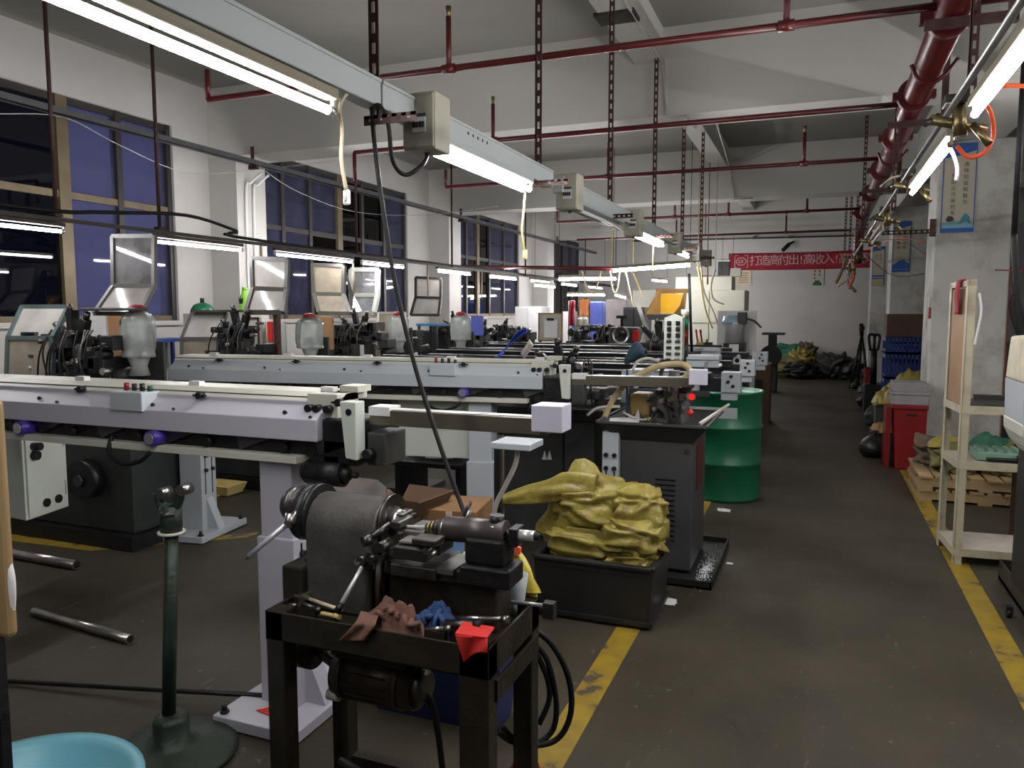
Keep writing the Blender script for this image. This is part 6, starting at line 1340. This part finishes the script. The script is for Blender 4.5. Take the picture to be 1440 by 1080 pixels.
for k, (px, py, w_, h_, m_, l) in enumerate(((1228, 590, .12, .28, M_dark, 'grey dark clutter sack behind the black bag'), (1238, 575, .10, .25, M_steeldark, 'grey clutter bag near the grey crate'), (1215, 545, .12, .2, M_dark, 'dark clutter bag farther along the right of the aisle'), (1203, 535, .10, .14, M_black, 'low dark clutter heap before the tripod'), (1212, 560, .1, .2, M_black, 'dark heap beside the small red panel'))):
    p = P(px, py + 12, Z=0); o = thing('clutter_sack', l, 'sack', (p.x, p.y, 0), 'dark clutter along the right of the aisle'); MB().grid(lambda u, v: Vector((p.x, p.y, 0)) + Vector((w_ * math.sin(PI * v) ** .6 * math.cos(2 * PI * u) * (1 + .3 * noise.noise(Vector((math.cos(2 * PI * u) * 1.5, math.sin(2 * PI * u) * 1.5, v * 3 + k * 5)))), w_ * math.sin(PI * v) ** .6 * math.sin(2 * PI * u) * (1 + .3 * noise.noise(Vector((math.cos(2 * PI * u) * 1.5, math.sin(2 * PI * u) * 1.5, v * 3 + k * 5)))), h_ * (1 - v) * (1 + .15 * math.sin(6 * PI * u)))), 24, 16).build('sack_folds', m_, o)
rd = thing('red_locker_box', 'narrow dark red box standing far along the right of the aisle', 'box', (.6, 12, 0)); p = P(1220, 562, Z=0); MB().box(p.x - .06, p.y, 0, p.x + .06, p.y + .3, P(1220, 518, Y=p.y).z).build('box_body', M_redplastic, rd, bevel=.008); MB().box(p.x - .065, p.y - .01, P(1220, 524, Y=p.y).z, p.x + .065, p.y + .31, P(1220, 518, Y=p.y).z).build('box_lid', M_redplastic, rd)
ht = thing('hand_truck', 'black hand pallet truck handle standing before the blue crates', 'trolley', (.75, 12, 0)); Yh = 12.0
MB().tube([P(1224, 493, Y=Yh), P(1222, 472, Y=Yh), P(1230, 471, Y=Yh), P(1237, 473, Y=Yh), P(1234, 493, Y=Yh)], .02, n=8).build('loop_handle', M_black, ht); MB().cyl(P(1229, 490, Y=Yh), P(1228, 540, Y=Yh), .045, n=10).build('mast', M_black, ht); q = P(1228, 540, Y=Yh)
MB().box(q.x - .12, Yh - .1, .05, q.x + .12, Yh + .15, q.z).build('pump_body', M_black, ht, bevel=.02); MB().cyl((q.x - .08, Yh - .08, .08), (q.x + .08, Yh - .08, .08), .08, n=14).build('wheel', M_rubber, ht); MB().cyl(P(1230, 470, Y=Yh), P(1229, 495, Y=Yh), .02, n=8).build('lever', M_black, ht)
tp = thing('tripod', 'folded black tripod standing by the far right wall', 'tripod', (.8, 17.5, 0)); Yt = 17.2; top = P(1212, 472, Y=Yt)
for px, dy in ((1196, -.2), (1222, -.2), (1209, .35)): q = P(px, 513, Y=Yt); MB().cyl(top, (q.x, Yt + dy, .0), .028, .018, n=8).build('leg', M_black, tp)
MB().cyl(top, P(1211, 455, Y=Yt), .04, n=8).build('tripod_head', M_black, tp); MB().box(*(P(1208, 464, Y=Yt) - Vector((0, .03, 0))), *(P(1216, 458, Y=Yt) + Vector((0, .03, 0)))).build('head_clamp', M_black, tp); MB().cyl(P(1205, 492, Y=Yt), P(1217, 492, Y=Yt), .015, n=6).build('spreader', M_black, tp)

# cream machine and dark tray at the right border
cm = thing('cream_machine', 'cream painted machine with a tapered hopper at the right border', 'machine', (1.35, 4.3, 0)); Ym = 4.3
def C(x, y): return P(x + 22, y, Y=Ym)
MB().prism([C(1427, 476), C(1500, 470), C(1500, 540), C(1418, 540)], (0, .4, 0)).build('hopper', M_creamframe, cm, bevel=.01); MB().prism([C(1418, 540), C(1500, 540), C(1500, 602), C(1417, 598)], (0, .4, 0)).build('grey_body', M_silver2, cm); MB().prism([C(1416, 597), C(1510, 606), C(1510, 668), C(1440, 650), C(1424, 632), C(1416, 615)], (0, .42, 0)).build('lower_body', M_cream, cm, bevel=.01)
a = C(1432, 640); MB().box(a.x + .02, 4.36, .12, a.x + .5, 4.7, a.z + .03).build('machine_base', M_black, cm, bevel=.01)
for z in (.32, .42): MB().cyl((a.x + .03, 4.34, z), (a.x + .10, 4.34, z - .01), .008, n=8).build('pull_handle', M_steel, cm)
MB().box(a.x + .02, 4.35, .12, a.x + .3, 4.36, .28).build('grey_plinth', M_grey, cm)
st = thing('swarf_tray', 'dark metal swarf tray on the floor under the cream machine', 'tray', (1.3, 4.0, 0)); b = MB(); b.box(1.02, 2.9, .02, 1.9, 5.05, .04)
b.box(1.02, 2.9, 0, 1.03, 5.05, .13).box(1.02, 5.04, 0, 1.9, 5.05, .13).box(1.02, 2.9, 0, 1.9, 2.91, .13); b.build('tray_body', M_steeldark, st); w = MB(); rng = random.Random(8)
for k in range(300): x, y = rng.uniform(1.05, 1.85), rng.uniform(3.0, 5.0); s = rng.uniform(.006, .015); w.prism([(x, y, .04), (x + s, y, .045), (x, y + s, .06)], (0, 0, .004))
w = w.build('swarf', M_rust, st); w['kind'] = 'stuff'
o = thing('loose_block', 'small dark caster block on the yellow line by the swarf tray', 'caster', (.98, 4.0, 0)); p = P(1418, 868, Z=0); MB().cyl((p.x - .012, p.y, .025), (p.x + .012, p.y, .025), .025, n=12).build('wheel', M_black, o); MB().box(p.x - .016, p.y - .02, .025, p.x + .016, p.y + .02, .06).build('caster_fork', M_black, o)
for k, (pp, l) in enumerate((([(1426, 330), (1429, 400), (1436, 470), (1446, 500)], 'thick black cable hanging at the right border'), ([(1437, 480), (1424, 440), (1424, 422), (1430, 418), (1436, 440), (1444, 470)], 'black cable loop hanging at the right border'))):
    o = thing('black_cable', l, 'cable', P(*pp[0], Y=5.2)); MB().tube([P(x, y, Y=5.2 + .1 * k) for x, y in pp] , .016).build('cable_strand', M_rubber, o)
    if k == 0: q = P(1426, 330, Y=5.2); MB().cyl(q, (q.x, 5.2, 3.2), .016, n=8).build('cable_drop', M_rubber, o)
o = thing('orange_strip', 'faded orange strip standing beyond the near pillar', 'strip', (1.9, 9.5, 0)); p = P(1424, 480, Y=9.4); MB().box(1.79, 9.3, 0, 1.83, 9.34, 2.0).build('strip_post', mat('faded_orange', (.45, .16, .09), .6), o); MB().box(1.75, 9.28, 0, 1.87, 9.36, .03).build('post_foot', M_dark, o)
cb = thing('dark_cupboard', 'dark cupboard half hidden beyond the near pillar', 'cabinet', (2.1, 10, 0)); MB().box(1.95, 9.6, 0, 3.0, 10.3, 1.2).build('cabinet_body', M_dark, cb, bevel=.01); MB().box(1.97, 9.58, .05, 2.45, 9.6, 1.15).build('door', M_dark, cb)
sp = thing('wall_switch', 'pale red and white switch plates on the near pillar corner', 'switch', (1.045, 8.72, 1.2)); p, q = P(1303, 418, Y=8.72), P(1306, 448, Y=8.72); MB().box(1.03, 8.71, q.z, 1.05, 8.80, p.z - .1).build('red_plate', M_redplastic, sp); MB().box(1.03, 8.71, p.z - .09, 1.05, 8.80, p.z).build('white_plate', M_gasket, sp)

# posters on the pillars
def poster(label, x0, x1, z0, z1, y, cols, foot):
    r = thing('wall_poster', label, 'poster', ((x0 + x1) / 2, y, z0), 'blue headed posters on the pillars'); h, w = z1 - z0, x1 - x0
    MB().box(x0, y - .012, z0, x1, y - .002, z1).build('poster_board', M_sign_cream, r)
    MB().prism([(x0, y - .015, z1), (x0, y - .015, z1 - h * .16), (x0 + w * .45, y - .015, z1 - h * .14), (x1, y - .015, z1 - h * .085), (x1, y - .015, z1)], (0, .003, 0)).build('blue_header', M_sign_blue, r)
    MB().box(x0, y - .015, z0, x1, y - .012, z0 + h * .05).build('blue_footer', M_sign_blue, r)
    for x in (x0, x1 - .008): MB().box(x, y - .016, z0, x + .008, y - .012, z1).build('poster_edge', M_sign_blue, r)
    if foot: MB().prism([(x0 + .01, y - .0145, z0 + h * .05), (x1 - .01, y - .0145, z0 + h * .05), (x1 - .01, y - .0145, z0 + h * .10), (x0 + w * .5, y - .0145, z0 + h * .13), (x0 + .01, y - .0145, z0 + h * .11)], (0, .002, 0)).build('pale_blue_wave', M_sign_cyan, r)
    for (fx, ftop, s, body) in cols:
        for k, ch in enumerate(body): text(ch, s * h, facing_viewer((x0 + w * fx, y - .0135, z1 - h * (ftop + k * s * 1.28))), M_sign_ink, r)
    return r
p1_ = poster('blue headed vertical poster on the near pillar, behind the orange hose', 1.09, 1.375, 2.32, 3.17, 8.70, ((.70, .24, .055, '清除垃圾和脏污'), (.34, .36, .055, '并防止污染的发生')), True)
b = MB(); zc = 2.44
b.prism([(1.245, 8.684, 2.39), (1.27, 8.684, 2.47), (1.30, 8.684, 2.505), (1.335, 8.684, 2.47), (1.35, 8.684, 2.39), (1.31, 8.684, 2.425), (1.28, 8.684, 2.42)], (0, .003, 0)); b.build('blue_print', mat('poster_teal', (.06, .28, .34), .6), p1_)
MB().prism([(1.13, 8.684, 2.44), (1.15, 8.684, 2.48), (1.19, 8.684, 2.475), (1.205, 8.684, 2.44), (1.16, 8.684, 2.42)], (0, .003, 0)).build('dark_print', M_sign_ink, p1_)
text('清洁整理', .022, facing_viewer((1.235, 8.684, 2.34)), M_sign_cream, p1_) if 0 else None
p2_ = poster('blue headed poster on the second pillar', 1.06, 1.31, 2.17, 2.96, 13.65, ((.66, .25, .07, '整顿现场'), (.34, .25, .07, '保持整洁')), False)
MB().prism([(1.07, 13.633, 2.215), (1.30, 13.633, 2.215), (1.30, 13.633, 2.30), (1.22, 13.633, 2.36), (1.15, 13.633, 2.34), (1.07, 13.633, 2.28)], (0, .003, 0)).build('blue_print', M_sign_blue, p2_)
p3_ = poster('blue headed poster farthest away, half hidden by the tangled hoses', 1.06, 1.30, 2.30, 2.95, 18.6, ((.66, .3, .09, '安全'), (.34, .3, .09, '生产')), False)
p4_ = poster('small poster with a yellow print below the farthest blue headed poster', 1.06, 1.30, 2.10, 2.28, 18.6, (), False); MB().box(1.10, 18.58, 2.13, 1.26, 18.585, 2.22).build('yellow_print', M_cordyellow, p4_)

# ================================================================== BACK WALL
bnr = thing('red_banner', 'long red slogan banner with pale characters on the back wall', 'banner', (-.4, 20.48, 2.7))
a, c = P(1025, 357, Y=20.47), P(1232, 379, Y=20.47)
zt, zb = P(1100, 354.5, Y=20.47).z, P(1100, 378.5, Y=20.47).z
MB().grid(lambda u, v: Vector((a.x + (c.x - a.x) * u, 20.465 + .012 * math.sin(u * 40), zb + (zt - zb) * v - .02 * math.sin(u * PI))), 60, 4).build('banner_cloth', M_banner, bnr, solid=.006)
ch = '打造高付出!高收入!高效率'; x = P(1063, 367, Y=20.4).x; s = (zt - zb) * .66
for k in ch:
    adv = .44 if k == '!' else .84
    text(k, s, facing_viewer((x + s * adv * .5 - s * .5, 20.437, (zt + zb) / 2)), M_bannertxt, bnr); x += s * adv * .98
b = MB(); x0, x1 = P(1033, 367, Y=20.43).x, P(1052, 367, Y=20.43).x; z0, z1 = zb + .05, zt - .05; t = .015
for (xa, za, xb, zb_) in ((x0, z0, x0 + t, z1), (x1 - t, z0, x1, z1), (x0, z1 - t, x0 + .09, z1), (x1 - .09, z1 - t, x1, z1), (x0, z0, x0 + .05, z0 + t), (x1 - .05, z0, x1, z0 + t)): b.box(xa, 20.432, za, xb, 20.44, zb_)
b.build('logo_frame', M_bannertxt, bnr); cx, cz_ = (x0 + x1) / 2, (z0 + z1) / 2; b = MB(); hx = [(cx + .13 * math.cos(q) * (1.0), 20.432, cz_ + .10 * math.sin(q)) for q in [k * PI / 3 for k in range(6)]]
for p, q in zip(hx, hx[1:] + hx[:1]): b.bar(p, q, .02, .016, (0, 1, 0))
b.bar((cx - .06, 20.432, cz_ + .03), (cx + .05, 20.432, cz_ + .03), .016, .016, (0, 1, 0)).bar((cx - .06, 20.432, cz_ - .03), (cx + .05, 20.432, cz_ - .03), .016, .016, (0, 1, 0)).bar((cx - .06, 20.432, cz_ - .03), (cx - .06, 20.432, cz_ + .03), .016, .016, (0, 1, 0)).bar((cx + .0, 20.432, cz_), (cx + .05, 20.432, cz_), .016, .016, (0, 1, 0)); b.build('logo_emblem', M_bannertxt, bnr)
for k in (0.02, .5, .98): MB().cyl((a.x + (c.x - a.x) * k, 20.46, zt - .03), (a.x + (c.x - a.x) * k, 20.5, zt), .01, n=6).build('banner_tie', M_gasket, bnr)
def notice(label, px0, py0, px1, py1, m, prints):
    p, q = P(px0, py0, Y=20.47), P(px1, py1, Y=20.47); r = thing('wall_notice', label, 'notice', p, 'notices on the back wall'); MB().box(p.x, 20.475, q.z, q.x, 20.495, p.z).build('notice_sheet', m, r)
    for (u0, v0, u1, v1, pm) in prints: MB().box(p.x + (q.x - p.x) * u0, 20.468, p.z + (q.z - p.z) * v1, p.x + (q.x - p.x) * u1, 20.476, p.z + (q.z - p.z) * v0).build('printed_block', pm, r)
    return r
notice('cream notice with brown writing below the left end of the banner', 1035, 380, 1056, 403, M_cordwhite, [(.2, .15 + k * .14, .8, .21 + k * .14, M_wood) for k in range(5)])
notice('narrow notice with a green hill print below the middle of the banner', 1141, 378, 1158, 402, M_sign_cream, [(.15, .8, .85, .97, M_greydrum), (.3, .68, .7, .82, M_greydrum), (.22, .1, .34, .2, M_sign_ink), (.22, .3, .34, .4, M_sign_ink), (.22, .5, .34, .6, M_sign_ink), (.6, .1, .72, .2, M_redplastic), (.6, .3, .72, .4, M_sign_ink)])
sc_ = thing('security_camera', 'black security camera above the red banner', 'camera', P(1108, 345, Y=20.4)); MB().cyl(P(1101, 352, Y=20.2), P(1110, 343, Y=20.35), .05, n=12).build('camera_body', M_black, sc_); MB().cyl(P(1110, 343, Y=20.35), P(1116, 340, Y=20.5), .03, n=8).build('camera_bracket', M_black, sc_)
for k, (y0, y1, l) in enumerate(((324, 317, 'upper dark pipe running along the back wall'), (337, 331, 'lower dark pipe running along the back wall'))):
    o = thing('wall_pipe', l, 'pipe', P(960, y0, Y=20.3)); MB().cyl(P(890, y0 + 2, Y=20.3), P(1220, y1, Y=20.3), .02, n=8).build('pipe_run', M_steeldark, o)
    for px in (960, 1060, 1110): p = P(px, y0 + (y1 - y0) * (px - 890) / 330., Y=20.3); MB().box(p.x - .02, 20.28, p.z - .03, p.x + .02, 20.5, p.z + .03).build('pipe_clip', M_steeldark, o)
gd = thing('pedestal_grinder', 'dark pedestal machine with a flat top by the back wall', 'machine', P(1085, 520, Z=0)); Yg = 15.5
p, q = P(1073, 468, Y=Yg), P(1096, 535, Y=Yg); MB().box(p.x + .05, Yg, .0, q.x - .05, Yg + .4, P(0, 480, Y=Yg).z + .02).build('pedestal', M_dark, gd, bevel=.03); MB().box(p.x - .02, Yg - .05, p.z - .04, q.x + .06, Yg + .5, p.z).build('flat_top', M_dark, gd); c_ = P(1084, 500, Y=Yg); MB().cyl((c_.x, Yg - .12, c_.z), (c_.x, Yg + .1, c_.z), .20, n=22).build('wheel_guard', M_black, gd); MB().box(c_.x - .05, Yg - .1, c_.z + .15, c_.x + .1, Yg + .1, p.z - .03).build('motor_block', M_black, gd)
bcx_ = thing('brown_carton', 'brown carton beside the far end of the open feeders', 'box', P(1078, 555, Z=0)); Yc = 11.0; p, q = P(1060, 512, Y=Yc), P(1082, 556, Y=Yc); MB().box(p.x, Yc, 0, q.x, Yc + .5, p.z).build('carton_body', M_carddark, bcx_); MB().box(p.x, Yc - .006, p.z * .4, p.x + (q.x - p.x) * .6, Yc, p.z * .75).build('dark_panel', M_black, bcx_)
GB = 'sacks heaped against the back wall'
for k, (px, py, rx_, rz_, m_, l) in enumerate(((1112, 500, .30, .26, M_green, 'large dark green sack on top of the heap by the back wall'), (1136, 497, .18, .18, M_brownbag, 'brown sack on top right of the heap by the back wall'), (1128, 507, .20, .21, M_yellowbag, 'bright yellow sack in the middle of the heap by the back wall'), (1102, 517, .50, .22, M_olivebag, 'long olive sack low on the left of the heap by the back wall'),
        (1126, 522, .34, .12, M_black, 'black sack low in the middle of the heap by the back wall'), (1152, 514, .28, .22, M_brownbag, 'brown sack behind the green bucket'), (1172, 515, .36, .22, mat('dull_dark_sack', (.035, .03, .028), .7, bump=.3), 'dark sack right of the green bucket'), (1188, 518, .30, .22, M_black, 'black sack at the foot of the tripod'))):
    Yb = (20.0, 20.0, 19.62, 19.3, 18.95, 20.05, 19.6, 19.1)[k]; p = P(px, py, Y=Yb)
    sack('heaped_sack', l, (p.x, Yb, max(rz_ * .8, p.z)), (rx_, .2, rz_), [((random.uniform(-1, 1), -.3, .8), .2, 6)], 20 + k, fold=.06, m=m_, group=GB, nu=48, nv=34, ncr=9)
gb_ = thing('green_bucket', 'green bucket in front of the sacks by the back wall', 'bucket', P(1161, 529, Z=0)); p = P(1161, 529, Z=0); MB().lathe([(.16, 0), (.20, .42), (.21, .43), (.19, .43), (.15, .02), (0, .02)], (p.x, p.y, 0), n=20, close=False).build('bucket_body', M_green, gb_); MB().tube([(p.x - .2, p.y, .40), (p.x, p.y - .17, .33), (p.x + .2, p.y, .40)], .008).build('bucket_handle', M_steel, gb_)
wbx = thing('white_box', 'small white box on the floor before the back wall', 'box', P(1184, 526, Z=0)); p = P(1184, 527, Z=0); MB().box(p.x - .13, p.y, 0, p.x + .13, p.y + .2, .09).build('box_body', M_white, wbx, bevel=.006); MB().box(p.x - .135, p.y - .005, .075, p.x + .135, p.y + .205, .095).build('box_lid', M_white, wbx)
